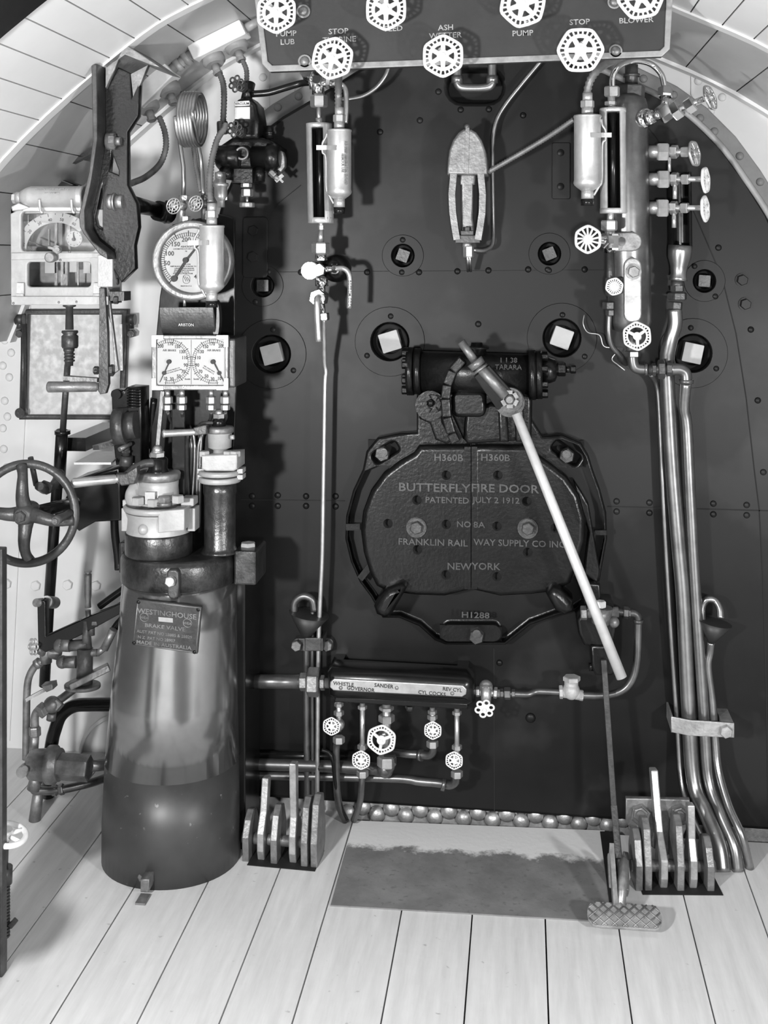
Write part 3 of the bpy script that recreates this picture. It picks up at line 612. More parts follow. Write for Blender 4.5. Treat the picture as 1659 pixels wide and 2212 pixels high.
b = B(); b.flex([(1268, 215, -.27), (1270, 190, -.27), (1280, 165, -.28), (1302, 142, -.32), (1345, 120, -.45)], 9)
solo('flexible_conduit', M.hose, b, 'ribbed conduit curving from right lamp up behind the panel', 'conduit', 'ribbed flexible conduits')
b = B(); b.flex([(1240, 258, -.25), (1180, 298, -.2), (1120, 334, -.16), (1054, 372, -.12)], 6)
solo('flexible_conduit', M.hose, b, 'ribbed conduit sloping from right lamp to the hooded lamp', 'conduit', 'ribbed flexible conduits')
b = B(); b.t([(1262, 680, -.02), (1260, 700, -.03), (1270, 718, -.03), (1295, 724, -.03), (1305, 748, -.03), (1335, 754, -.04), (1322, 775, -.04), (1335, 788, -.03), (1350, 800, -.03)], 1.3, 6)
solo('loose_wire', M.steel, b, 'thin loose wire dangling left of the drain tube at right', 'wire')

# pipes running down to the floor at right
def fp(x, y): return (x, y, fy(x, y))
E = fp(1562, 1880)[2]
def pipe(nm, pts, r, m, lab, cat='pipe', grp=None, n=14): 
    b = B(); b.t(pts, r, n); return solo(nm, m, b, lab, cat, grp)
G = 'pipes bundled down the right side'
pipe('thin_pipe', [(1405, 808, -.10), (1418, 830, -.06), (1424, 880, -.05), (1434, 1100, -.05), (1448, 1350, -.05), (1463, 1560, -.05), (1472, 1690, -.08), (1495, 1760, -.14), (1525, 1830, -.19), fp(1538, 1882)], 5.5, M.copper, 'thinnest and leftmost pipe of the bundle running down the right side', 'pipe', G)
pipe('steam_pipe', [(1457, 668, -.1), (1458, 700, -.1), (1448, 735, -.1), (1441, 775, -.09), (1443, 850, -.08), (1453, 1020, -.07), (1466, 1180, -.07), (1476, 1300, -.07), (1488, 1545, -.07), (1499, 1690, -.10), (1524, 1755, -.15), (1553, 1825, -.2), fp(1562, 1884)], 16, M.copper, 'thickest pipe of the right bundle, descending from the drip trough', 'pipe', G)
pipe('steam_pipe', [(1482, 826, -.12), (1478, 880, -.09), (1484, 920, -.08), (1491, 1060, -.08), (1502, 1260, -.08), (1520, 1545, -.08), (1530, 1680, -.10), (1556, 1757, -.15), (1585, 1825, -.2), fp(1594, 1882)], 12, M.copper, 'medium pipe dropping from the brass elbow in the right bundle', 'pipe', G)
pipe('drain_pipe', [(1536, 1386, -.08), (1533, 1410, -.07), (1529, 1440, -.07), (1538, 1513, -.07), (1545, 1600, -.08), (1552, 1665, -.10), (1574, 1741, -.15), (1602, 1805, -.2), fp(1620, 1876)], 9, M.copper, 'rightmost pipe of the right bundle, below the hooked funnel', 'pipe', G)
fn = thing('drip_funnel', 'black drip funnel under a hooked pipe at right edge of backhead', 'funnel', (1540, 1388, -.08))
b = B(); b.c((1544, 1344, -.08), (1536, 1388, -.08), 37, 7, 28); part('cone', M.panel_grey, fn, b)
b = B(); b.t([(1516, 1345, -.07), (1517, 1310, -.06), (1528, 1295, -.06), (1545, 1298, -.06), (1555, 1315, -.07), (1557, 1336, -.08)], 8, 14); part('hooked_pipe', M.copper, fn, b)
cl = thing('pipe_clamp', 'pale flat clamp bar holding the right pipe bundle with one bolt', 'clamp', (1520, 1572, -.11))
b = B(); b.pp([(1450, 1548), (1490, 1556), (1586, 1562), (1586, 1594), (1490, 1590), (1450, 1582)], -.122, -.115, (), .002); b.r(1450, 1549, 1454, 1582, -.12, -.0); b.r(1560, 1563, 1586, 1592, -.12, 0); part('clamp_bar', M.bright_iron, cl, b)
b = B(); b.h((1567, 1577, -.12), (1567, 1577, -.14), 14); part('clamp_bolt', M.bright_iron, cl, b)
# ================================================================== left gauge glass
gY = -.16
gg = thing('gauge_glass', 'water gauge glass in bright metal shield left of centre above long drain rod', 'gauge glass', (690, 480, gY))
b = B(); shell(b, (689, 270, gY), (693, 481, gY), 28, .5, 2*pi-.5, 3, 30)
for y0, y1, x in ((267, 277, 689), (470, 482, 693)): b.c((x, y0, gY), (x, y1, gY), 28)
part('shield', M.steel, gg, b)
b = B(); shell(b, (689, 274, gY), (693, 475, gY), 24, .6, 2*pi-.6, 1, 30); part('inner_lining', M.void, gg, b)
b = B(); b.c((690, 276, gY), (693, 472, gY), 9); part('glass_tube', M.gloss_black, gg, b)
b = B(); b.h((689, 206, gY), (689, 232, gY), 19); b.c((689, 228, gY), (689, 270, gY), 5); b.c((690, 255, gY), (690, 270, gY), 8); part('gland_nut', M.brass, gg, b)
b = B(); b.c((693, 481, gY), (694, 488, gY), 5); b.h((694, 486, gY), (694, 497, gY), 7); b.c((694, 496, gY), (692, 524, gY), 5, 8); b.h((693, 524, gY), (693, 549, gY), 20); part('gland_nut', M.brass, gg, b)
tc = thing('top_cock', 'bright gauge cock with bent handle above left gauge glass', 'valve', (686, 180, gY))
b = B(); b.l((684, 172, -.02), (684, 172, -.21), [(0, 20), (.6, 18), (.7, 15), (1, 13)]); b.c((684, 172, -.21), (684, 172, -.215), 9); b.c((684, 165, gY), (688, 207, gY), 13, 14); b.c((684, 178, gY), (722, 182, gY), 8); b.h((704, 180, gY), (714, 181, gY), 12); b.c((672, 168, gY), (676, 192, gY), 7); part('cock_body', M.polished, tc, b)
b = B(); b.t([(716, 181, gY), (734, 181, -.17), (745, 190, -.17), (748, 205, -.17), (748, 240, -.17), (746, 266, -.17)], 5.5); part('handle', M.brass, tc, b)
bc = thing('bottom_cock', 'bright gauge cock with bent lettered handle below left gauge glass', 'valve', (692, 583, gY))
b = B(); b.c((693, 548, gY), (693, 562, gY), 12); b.h((693, 558, gY), (693, 563, gY), 14); b.c((691, 583, -.02), (691, 583, -.2), 19, 18); b.h((691, 583, -.2), (691, 583, -.225), 15); b.c((695, 600, gY), (695, 618, gY), 14); b.h((696, 600, gY), (696, 612, gY), 13); b.c((690, 583, gY), (722, 580, gY), 7); b.h((719, 580, gY), (727, 580, gY), 10); part('cock_body', M.polished, bc, b)
b = B(); b.l((727, 580, 0), (727, 580, -.05), [(0, 30), (.5, 29), (.8, 24), (1, 12)], 30); part('base_flange', M.gloss_black, bc, b)
b = B(); b.t([(726, 580, gY), (742, 580, -.17), (752, 588, -.17), (756, 604, -.17), (756, 640, -.17), (755, 666, -.17)], 6); part('handle', M.brass, bc, b)
b = B(); b.txt('BOTTOM COCK', (755.5, 636, -.17-.0095), 6, .3, rot=-90); part('lettering', M.ink, bc, b)
dc = thing('drain_cock', 'bright drain cock with straight hanging handle above the long drain rod', 'valve', (692, 640, gY))
b = B(); b.c((694, 612, gY), (694, 640, gY), 9); b.h((693, 642, -.13), (693, 642, -.19), 20); b.c((693, 645, -.19), (691, 645, -.2), 11); b.c((696, 655, gY), (698, 690, gY), 6); b.h((699, 676, gY), (700, 692, gY), 12); part('cock_body', M.polished, dc, b)
b = B(); b.t([(690, 643, -.19), (685, 646, -.21), (685, 662, -.215), (686, 690, -.215), (689, 738, -.215)], 7.5); part('handle', M.brass, dc, b)
pipe('drain_rod', [(699, 690, gY), (700, 720, -.14), (701, 780, -.1), (704, 804, -.09), (702, 830, -.09), (700, 950, -.09), (698, 1080, -.09), (696, 1200, -.09), (692, 1290, -.09), (688, 1400, -.09), (686, 1600, -.09), (685, 1762, -.09)], 5, M.brass, 'long thin bright rod running down left of the fire door', 'rod')
o, can, cx, r = lampcan('gauge_lamp', 'silver cylindrical lamp clipped to right of the left gauge glass', (732, 450, -.23), 706, 760, 280, 410, -.23, -1, 0)
b = B(); b.txt('IC6 DEEP GENERATOR GUARD', (748, 352, -.23-.030), 7, .4, rot=-90, sx=.7, tilt=.55); b.txt('ARMOUR USE', (741, 352, -.23-.036), 7, .4, rot=-90, sx=.7, tilt=.25); part('lettering', M.hose, can, b)
b = B(); b.flex([(731, 236, -.23), (731, 200, -.23), (731, 165, -.3), (728, 140, -.45)], 8)
solo('flexible_conduit', M.hose, b, 'ribbed conduit rising from left gauge glass lamp behind the panel', 'conduit', 'ribbed flexible conduits')
pipe('thin_copper_pipe', [(842, 140, -.12), (832, 165, -.12), (812, 190, -.12), (785, 207, -.12), (752, 214, -.13), (735, 214, -.14)], 4.5, M.copper, 'thin copper pipe curving from panel to the left gauge glass', 'pipe')
pipe('black_pipe', [(545, 203, -.1), (580, 200, -.1), (615, 190, -.1), (650, 180, -.1), (672, 178, -.12)], 7.5, M.gloss_black, 'black pipe joining vacuum valve to left gauge glass top', 'pipe')

# hooded lamp, centre
hl = thing('hooded_lamp', 'grey hooded lamp bracket with curved side rails high in centre of backhead', 'lamp', (1010, 590, -.06))
b = B(); b.pp([(966, 377), (967, 350), (970, 325), (978, 303), (990, 286), (1000, 279), (1009, 277), (1018, 279), (1029, 286), (1041, 303), (1049, 325), (1053, 350), (1053, 377)], -.15, -.0, (), .007); b.bar((1010, 276, -.149), (1008, 375, -.149), 8, 6); b.s_((1009, 274, -.13), 6); part('hood', M.worn_iron, hl, b)
for q in ([(981, 376), (977, 420), (979, 460), (984, 495), (988, 518)], [(1039, 376), (1043, 420), (1042, 460), (1037, 495), (1033, 518)]):
    b = B()
    for i in range(4): b.bar(q[i]+(-.12,), q[i+1]+(-.12,), 14, 40)
    part('side_rail', M.worn_iron, hl, b)
b = B(); b.pp([(993, 376), (1028, 376), (1026, 400), (1022, 400), (1022, 470), (1026, 510), (994, 510), (997, 470), (997, 400), (993, 400)], -.11, -.06, (), .006); part('lens_plate', M.worn_iron, hl, b)
b = B(); b.r(983, 508, 1037, 525, -.14, -.04); b.h((1009, 490, -.13), (1009, 500, -.13), 9); b.r(995, 498, 1023, 508, -.14, -.05); part('base_bracket', M.iron, hl, b, .004)
b = B(); b.h((1012, 530, -.1), (1012, 556, -.1), 12); b.c((1009, 524, -.1), (1009, 534, -.1), 10); part('bottom_nut', M.brass, hl, b)
b = B(); b.c((1010, 554, -.1), (1011, 586, -.06), 3); b.c((1015, 554, -.1), (1017, 586, -.06), 3); part('tail_wire', M.copper, hl, b)
pipe('thin_copper_pipe', [(1172, 128, -.04), (1130, 178, -.04), (1095, 222, -.04), (1075, 255, -.04), (1066, 290, -.04), (1064, 340, -.04), (1065, 440, -.04), (1066, 500, -.04), (1063, 530, -.05), (1045, 541, -.07), (1022, 540, -.09)], 5, M.copper, 'long thin copper pipe bending down right of the hooded lamp', 'pipe')

# ================================================================== distribution manifold and valves
mf = thing('manifold', 'black manifold box with brass label strip of control names below fire door', 'manifold', (870, 1530, -.15))
b = B(); b.pp([(715, 1446), (1005, 1462), (1024, 1472), (1026, 1522), (1012, 1531), (722, 1516), (708, 1506), (704, 1458)], -.20, -.08, (), .03); b.pp([(724, 1505), (1010, 1520), (1010, 1533), (722, 1517)], -.19, -.06, (), .004)
b.dome((950, 1464, -.15), 26, Vector((0, -.5, .8))); b.dome((752, 1448, -.14), 16, Vector((0, -.4, .8))); part('body', M.gloss_black, mf, b)
b = B(); b.r(712, 1440, 735, 1446, -.12, 0); b.r(985, 1455, 1010, 1463, -.12, 0); b.r(720, 1450, 760, 1510, -.1, 0); b.r(970, 1465, 1010, 1520, -.1, 0); part('mounting_foot', M.gloss_black, mf, b)
b = B(); b.pp([(722, 1466), (1000, 1481), (1008, 1489), (1007, 1500), (998, 1506), (720, 1492), (712, 1485), (713, 1473)], -.208, -.198, (), .003); lb = part('label_strip', M.brass, mf, b)
b = B()
for s_, x, y in (('WHISTLE', 742, 1478), ('GOVERNOR', 779, 1489), ('SANDER', 829, 1482), ('CYL COCKS', 933, 1498), ('REV CYL', 977, 1490)): b.txt(s_, (x, y, -.2085), 8, .5, rot=-3)
part('lettering', M.ink, lb, b)
for x, y in ((736, 1486), (857, 1486), (977, 1498)):
    b = B(); b.dome((x, y, -.208), 4.5); part('label_screw', M.worn_iron, lb, b)
mv = [('small', 732, 1512, 716, 1569, 20, 'below WHISTLE at left end of the manifold'), ('small', 783, 1518, 780, 1642, 21, 'hanging low below GOVERNOR'), ('big', 835, 1520, 824, 1598, 33, 'below SANDER, largest wheel under the manifold'), ('small', 934, 1528, 935, 1578, 20, 'below CYL COCKS close under the manifold'), ('small', 987, 1530, 981, 1643, 20, 'hanging low below REV CYL')]
for k, x, y0, wx, wy, r, lab in mv:
    t = thing('manifold_valve', 'white valve wheel '+lab, 'valve', (wx, wy, -.18), 'white wheel valves under the manifold')
    b = B(); Y = -.14; s = 1.6 if k == 'big' else 1.0
    b.c((x, y0, Y), (x, wy+10, Y), 5.5*s); b.h((x, y0+6, Y), (x, y0+14, Y), 10*s); b.h((x, wy-34*s, Y), (x, wy-24*s, Y), 11*s); b.s_((x, wy-4, Y), 13*s); b.h((x, wy+22*s, Y), (x, wy+36*s, Y), 13*s); b.c((x, wy, Y), (wx, wy, Y-.06), 5*s); b.h((wx*.3+x*.7, wy, Y-.02), (wx*.7+x*.3, wy, Y-.04), 9*s)
    part('valve_body', M.brass, t, b)
    b = B(); b.wheel((wx, wy, Y-.07), r, None, .4 if k == 'big' else .5, 26 if k == 'big' else 20, 3 if k == 'big' else 6, 'hex' if k == 'big' else 'hex', .3); part('handwheel', M.wheel_white, t, b)
b = B(); b.c((885, 1524, -.13), (885, 1534, -.13), 8); b.h((885, 1524, -.13), (885, 1530, -.13), 10); part('blank_plug', M.iron, mf, b)
b = B(); b.c((520, 1472, -.13), (650, 1473, -.13), 15); solo('supply_pipe', M.dark_copper, b, 'thick dark pipe entering the manifold from the left', 'pipe')
b = B(); b.h((648, 1473, -.13), (664, 1473, -.13), 19); b.h((665, 1473, -.13), (690, 1474, -.13), 31); b.h((692, 1475, -.13), (702, 1475, -.13), 16); b.c((660, 1473, -.13), (712, 1476, -.13), 11); solo('union_nut', M.worn_iron, b, 'large hexagon union nut at left end of the manifold', 'pipe fitting')
pipe('outlet_pipe', [(733, 1600, -.13), (727, 1615, -.12), (727, 1690, -.12), (733, 1740, -.1), (746, 1772, -.06)], 8, M.dark_copper, 'vertical pipe below the leftmost manifold valve', 'pipe')
pipe('outlet_pipe', [(783, 1665, -.14), (781, 1700, -.14), (777, 1735, -.12), (764, 1772, -.08)], 7, M.dark_copper, 'short curved pipe below the second manifold valve', 'pipe')
b = B(); b.t([(842, 1632, -.14), (842, 1652, -.13), (830, 1664, -.12), (800, 1660, -.1), (700, 1655, -.08), (520, 1650, -.06)], 13, 14); b.s_((832, 1662, -.12), 18); solo('outlet_pipe', M.dark_copper, b, 'thick low pipe turning left below the largest manifold wheel', 'pipe')
b = B(); b.t([(936, 1600, -.14), (936, 1622, -.13), (926, 1632, -.12), (905, 1630, -.11), (872, 1628, -.1), (820, 1620, -.03)], 8.5); b.c((912, 1632, -.115), (905, 1631, -.11), 12); solo('outlet_pipe', M.dark_copper, b, 'short elbow pipe below the CYL COCKS valve', 'pipe')
b = B(); b.t([(985, 1668, -.14), (984, 1688, -.13), (972, 1696, -.12), (950, 1692, -.11), (905, 1688, -.1), (860, 1682, -.09), (700, 1678, -.07), (520, 1675, -.05)], 9); b.c((962, 1696, -.12), (954, 1694, -.12), 13); solo('outlet_pipe', M.dark_copper, b, 'lowest long pipe turning left from the REV CYL valve', 'pipe')
b = B(); b.c((520, 1632, -.04), (800, 1634, -.04), 11); solo('low_pipe', M.gloss_black, b, 'dark horizontal pipe behind the low outlet pipes', 'pipe')
pipe('thin_tube', [(695, 1620, -.15), (710, 1626, -.15), (719, 1645, -.15), (724, 1690, -.13), (738, 1745, -.1), (748, 1770, -.07)], 4, M.gloss_black, 'thin black tube curving beside the leftmost manifold outlet', 'tube')
# auxiliary valve and check valve line to the right
av = thing('auxiliary_valve', 'valve with white six lobed wheel at right end of the manifold', 'valve', (1048, 1495, -.16))
b = B(); b.c((1022, 1494, -.14), (1080, 1498, -.14), 8); b.h((1028, 1494, -.14), (1036, 1494, -.14), 11); b.c((1050, 1480, -.15), (1050, 1520, -.17), 14, 10); b.s_((1050, 1484, -.15), 15); b.h((1066, 1496, -.14), (1074, 1497, -.14), 12); b.c((1049, 1520, -.17), (1047, 1532, -.19), 6); part('valve_body', M.brass, av, b)
b = B(); b.wheel((1047, 1531, -.19), 23, Vector((0, -.97, -.2)), .25, 0, 6, 'flower'); part('handwheel', M.wheel_white, av, b)
b = B(); b.h((1080, 1498, -.13), (1088, 1498, -.13), 10); b.h((1089, 1498, -.13), (1103, 1498, -.13), 13); b.h((1105, 1498, -.13), (1113, 1498, -.13), 9); b.t([(1076, 1498, -.13), (1110, 1499, -.13), (1140, 1500, -.13), (1158, 1494, -.12), (1180, 1494, -.12), (1215, 1496, -.12)], 6.5)
solo('link_pipe', M.dark_copper, b, 'short cranked pipe between the six lobed valve and the check valve', 'pipe')
cv = thing('check_valve', 'pale bronze check valve with square cap right of the manifold', 'valve', (1232, 1510, -.12))
b = B(); b.s_((1234, 1492, -.12), 19); b.c((1234, 1470, -.12), (1234, 1490, -.12), 15); b.h((1208, 1495, -.12), (1216, 1495, -.12), 14); b.c((1212, 1495, -.12), (1258, 1502, -.12), 11); b.h((1252, 1502, -.12), (1260, 1503, -.12), 11); part('valve_body', M.grey_cast, cv, b)
b = B(); b.h((1235, 1461, -.12), (1235, 1471, -.12), 19); part('cap', M.grey_cast, cv, b)
pipe('air_pipe', [(1256, 1502, -.12), (1290, 1503, -.12), (1322, 1500, -.12), (1350, 1488, -.12), (1368, 1462, -.12), (1376, 1425, -.12), (1378, 1380, -.12), (1379, 1340, -.12)], 8, M.dark_copper, 'curved pipe rising from the check valve to the fire door foot cylinder', 'pipe')
b = B(); b.t([(1379, 1345, -.12), (1378, 1332, -.12), (1370, 1325, -.12), (1355, 1324, -.12), (1328, 1320, -.12)], 8); b.c((1379, 1338, -.12), (1379, 1346, -.12), 11); b.h((1346, 1323, -.12), (1358, 1324, -.12), 13); b.h((1358, 1324, -.12), (1362, 1324, -.12), 11); solo('pipe_elbow', M.iron, b, 'elbow fitting above the curved pipe right of fire door', 'pipe fitting')

# left funnel, clamp and pipes
fn = thing('drip_funnel', 'black drip funnel under a hooked pipe left of the fire door', 'funnel', (662, 1380, -.08))
b = B(); b.c((668, 1326, -.08), (660, 1378, -.08), 44, 8, 28); part('cone', M.panel_grey, fn, b)
b = B(); b.t([(635, 1322, -.08), (636, 1303, -.08), (646, 1291, -.08), (660, 1288, -.08), (674, 1296, -.08), (679, 1320, -.08)], 8, 14); part('hooked_pipe', M.dark_copper, fn, b)
for x, r, lab in ((662, 7, 'vertical dark pipe below the left drip funnel'), (675, 4.5, 'thin vertical tube between the funnel pipe and bright rod')):
    pipe('drain_pipe', [(x, 1370 if r > 5 else 1310, -.07), (x, 1500, -.07), (x+1, 1650, -.07), (x+2, 1765, -.07)], r, M.dark_copper, lab, 'pipe')
cl = thing('pipe_clamp', 'small two bolt clamp over the pipes below left drip funnel', 'clamp', (676, 1392, -.1))
b = B(); b.pp(rrect(658, 1378, 694, 1407, 2), -.098, -.088, (), .003); b.pp(rrect(632, 1379, 720, 1407, 10), -.03, -.0, (), .003); b.r(655, 1379, 660, 1406, -.095, -.02); b.r(692, 1379, 697, 1406, -.095, -.02); part('strap', M.iron, cl, b)
for x in (642, 708):
    b = B(); b.h((x, 1392, -.03), (x, 1392, -.05), 12); part('clamp_bolt', M.worn_iron, cl, b)
# ================================================================== gauges on the stand
gs = thing('gauge_stand', 'black upright plate stand behind the pressure gauges and brake valves', 'stand', (430, 1200, -.24))
b = B(); b.pp([(345, 640), (372, 485), (470, 462), (506, 470), (508, 560), (508, 760), (528, 790), (512, 815), (506, 960), (470, 1200), (360, 1200), (322, 980), (330, 800)], -.25, -.235, (), .003); part('stand_plate', M.gloss_black, gs, b)
b = B(); b.r(370, 840, 400, 1200, -.33, -.25); b.c((392, 860, -.29), (386, 1190, -.29), 15); part('stand_leg', M.gloss_black, gs, b, .003)
b = B(); b.bar((352, 845, -.32), (338, 1000, -.32), 8, 8); part('stand_stay', M.worn_iron, gs, b)
b = B(); b.h((520, 776, -.24), (520, 776, -.27), 13); part('stand_bolt', M.iron, gs, b)
pY = -.40
pg = thing('pressure_gauge', 'large round steam pressure gauge partly hidden behind a silver lamp', 'gauge', (413, 648, pY))
b = B(); b.c((413, 563, pY+.06), (413, 563, -.25), 70, 82); b.c((413, 563, pY), (413, 563, pY+.07), 82, 82, 48); b.dome((418, 478, pY+.02), 6); part('case', M.iron, pg, b)
b = B(); b.pp(circ(413, 563, 87, 64), pY-.022, pY+.02, [circ(413, 563, 70, 64)], .007); part('bezel', M.worn_iron, pg, b)
b = B(); b.c((413, 563, pY-.004), (413, 563, pY), 71, 71, 48); dl_ = part('dial', M.dial, pg, b)
gcx, gcy, dY = 402, 562, pY-.0048
def dtick(b, cx, cy, r0, r1, a, w_, Y): a = radians(a); b.bar((cx+r0*sin(a), cy-r0*cos(a), Y), (cx+r1*sin(a), cy-r1*cos(a), Y), w_, .5)
b = B()
for i in range(61):
    a = -140+i*280/60
    if a > 60: break
    big_ = i % 6 == 0; dtick(b, gcx+5, gcy, 52, 60 if not big_ else 64, a, 1.2 if not big_ else 2.0, dY)
for r in (52, 59):
    q = arc(gcx+5, gcy, r, 130, 330, 40)
    for i in range(39): b.bar(q[i]+(dY,), q[i+1]+(dY,), .8, .4)
part('graduation', M.ink, dl_, b)
b = B()
for s_, x, y, h_ in (('200', 402, 518, 10), ('150', 379, 528, 10), ('100', 366, 548, 10), ('50', 361, 569, 10), ('30', 379, 601, 8), ('4', 422, 598, 9), ('ASHCROFT', 404, 533, 4), ('LOCOMOTIVE CUT-OFF CONTROL', 402, 538, 2.6), ('PSI', 402, 543, 2.5), ('CAUTION', 404, 571, 2.5),
                     ('KEEP BLACK HAND POINTED TO', 396, 575.5, 2.8), ('LARGEST BOILER PRESSURE', 398, 580, 2.6), ('SPECIAL POINTS ON BLACK', 398, 584, 2.6), ('IN CENTRAL CLOCK', 392, 587.5, 2.6), ('KEEP BACK FROM STEAM', 395, 591, 2.8), ('MADE IN U S A', 402, 618, 2.6)):
    b.txt(s_, (x, y, dY), h_, .2)
q = rrect(395, 594, 410, 612, 6)
for i in range(len(q)): b.bar(q[i]+(dY,), q[(i+1) % len(q)]+(dY,), .8, .3)
for i in range(3): b.bar((396+i*4, 596+i, dY), (402+i*4, 608, dY), 1, .3)
part('lettering', M.ink, dl_, b)
b = B(); b.bar((374, 605, pY-.010), (402, 562, pY-.010), 6, 2, w2=5); b.bar((402, 562, pY-.010), (440, 514, pY-.010), 5, 2, w2=2); b.c((402, 562, pY-.004), (402, 562, pY-.014), 6); b.c((376, 602, pY-.009), (376, 602, pY-.012), 7); part('pointer', M.ink, pg, b)
b = B(); b.c((398, 640, pY+.03), (399, 662, pY+.03), 3); part('drain_stub', M.brass, pg, b)
o, can, cx, r = lampcan('gauge_lamp', 'silver cylindrical lamp hanging in front of large pressure gauge', (457, 640, -.5), 430, 485, 487, 612, -.5, -1, 0)
b = B(); b.flex([(455, 438, -.5), (453, 400, -.48), (458, 345, -.44), (470, 300, -.40), (485, 278, -.38), (488, 268, -.37)], 7)
solo('flexible_conduit', M.hose, b, 'ribbed conduit rising from the pressure gauge lamp', 'conduit', 'ribbed flexible conduits')
aY = -.40
ag = thing('air_gauge', 'rectangular duplex air brake gauge with two half dials', 'gauge', (413, 845, aY))
b = B(); b.r(334, 730, 508, 838, aY+.004, -.25); part('case', M.iron, ag, b, .006)
b = B(); b.pp(rrect(327, 724, 493, 843, 7), aY-.008, aY+.012, [rrect(338, 733, 485, 832, 5)], .003); bz = part('bezel', M.worn_iron, ag, b)
b = B()
for x0, y0, sx, sy in ((327, 724, 1, 1), (493, 724, -1, 1), (327, 843, 1, -1), (493, 843, -1, -1)):
    q = [(x0, y0), (x0+26*sx, y0), (x0+26*sx, y0+9*sy), (x0+10*sx, y0+9*sy), (x0+10*sx, y0+26*sy), (x0, y0+26*sy)]
    b.pp(q if sx*sy > 0 else q[::-1], aY-.011, aY-.006, (), .001)
part('corner_clip', M.zinc, ag, b)
b = B(); b.txt('CALLAGEN', (413, 837, aY-.0085), 6, .4); part('lettering', M.zinc, bz, b)
b = B(); b.r(337, 732, 486, 833, aY-.001, aY+.003); dp = part('dial', M.dial, ag, b)
b = B(); dY = aY-.0015; lc_, rc_ = (366, 781), (461, 781)
for c_, sg in ((lc_, 1), (rc_, -1)):
    for i in range(0, 41):
        a = (-34+i*5.6)*1.0; major = i % 4 == 0
        if -30+i*5.6 > 196: break
        A = radians(a); r0, r1 = 40, 47 if not major else 49
        x0, y0, x1, y1 = c_[0]+sg*r0*sin(A), c_[1]-r0*cos(A)*1.02, c_[0]+sg*r1*sin(A), c_[1]-r1*cos(A)*1.02
        b.bar((x0, y0, dY), (x1, y1, dY), 1.5 if major else .7, .4)
    for r in (40, 46):
        q = [(c_[0]+sg*r*sin(radians(a)), c_[1]-r*cos(radians(a))*1.02) for a in range(-34, 200, 6)]
        for i in range(len(q)-1): b.bar(q[i]+(dY,), q[i+1]+(dY,), .7, .3)
b.bar((413, 734, dY), (413, 830, dY), .8, .3)
part('graduation', M.ink, dp, b)
b = B()
for s_, x, y in (('200', 347, 748), ('170', 368, 743), ('150', 383, 749), ('130', 393, 760), ('110', 399, 773), ('90', 401, 789), ('70', 396, 803), ('50', 386, 813), ('30', 371, 819), ('10', 357, 818),
                 ('200', 478, 748), ('170', 458, 743), ('150', 444, 749), ('130', 434, 760), ('110', 427, 773), ('90', 426, 789), ('70', 433, 803), ('50', 446, 813), ('30', 459, 819), ('10', 474, 818)): b.txt(s_, (x, y, dY), 7.5, .2, sx=.85, bold=.02)
for s_, x, y, h_, rt in (('AIR BRAKE', 366, 757, 4.5, 0), ('AIR BRAKE', 462, 757, 4.5, 0), ('RED HAND BRAKE CYL', 372, 799, 2.5, 16), ('BLACK HAND BRAKE PIPE', 374, 803, 2.5, 16), ('RED HAND MAIN', 452, 797, 2.5, -30), ('BLACK HAND E Q', 450, 801, 2.5, -30), ('Smith', 405, 819, 4, 0), ('Smith', 424, 819, 4, 0)): b.txt(s_, (x, y, dY), h_, .2, rot=rt)
part('lettering', M.ink, dp, b)
for (x0, y0), (x1, y1) in (((366, 781), (345, 826)), ((461, 781), (484, 826))):
    b = B(); b.bar((x0, y0, aY-.005), (x1, y1, aY-.005), 3, 1.5, w2=1); b.c((x0, y0, aY), (x0, y0, aY-.009), 5); m_ = .55; b.c((x0+(x1-x0)*m_, y0+(y1-y0)*m_, aY-.004), (x0+(x1-x0)*m_, y0+(y1-y0)*m_, aY-.0065), 4.5); part('pointer', M.ink, ag, b)
b = B(); n = 18; r0 = .055
c0, c1 = at(345, 731, aY), at(462, 731, aY); rg = []
for c in (c0, c1): rg.append([b.bm.verts.new(Vector((c.x, aY+.055-.06*sin(a), c.z+.09*(1-cos(a))))) for a in [pi/2*i/n for i in range(n, -1, -1)]]+[b.bm.verts.new(Vector((c.x, aY+.055, c.z)))])
b.skin(rg, False); hd = part('lamp_hood', M.iron, ag, b, .003)
b = B(); b.txt('ARISTON', (402, 702, aY+.0), 6, .4); part('lettering', M.worn_iron, hd, b)
b = B(); b.pp(arc(466, 690, 8, 0, 360, 20, 42), aY+.02, aY+.05); part('hood_end', M.gloss_black, ag, b)
for x, y2, ends in ((362, 898, [(362, 890), (372, 912), (400, 928), (412, 950), (412, 1010), (408, 1085)]), (393, 898, [(393, 890), (397, 908), (412, 925), (420, 950), (420, 1010), (415, 1085)]), (456, 898, [(456, 890), (455, 905), (440, 928), (430, 960), (427, 1010), (424, 1120)]), (487, 898, [(487, 890), (487, 905), (470, 920), (440, 935), (434, 970), (432, 1020), (430, 1150)])):
    b = B(); b.c((x, 842, aY+.04), (x, 856, aY+.04), 6); b.h((x, 856, aY+.04), (x, 872, aY+.04), 11, .2); b.h((x, 874, aY+.04), (x, 886, aY+.04), 10, .3); part('union_nut', M.brass, ag, b)
    b = B(); b.t([(px_, py_, min(aY+.04+max(0, py_-884)*.0022, -.268)) for px_, py_ in ends], 4, 8); part('copper_tube', M.copper, ag, b)
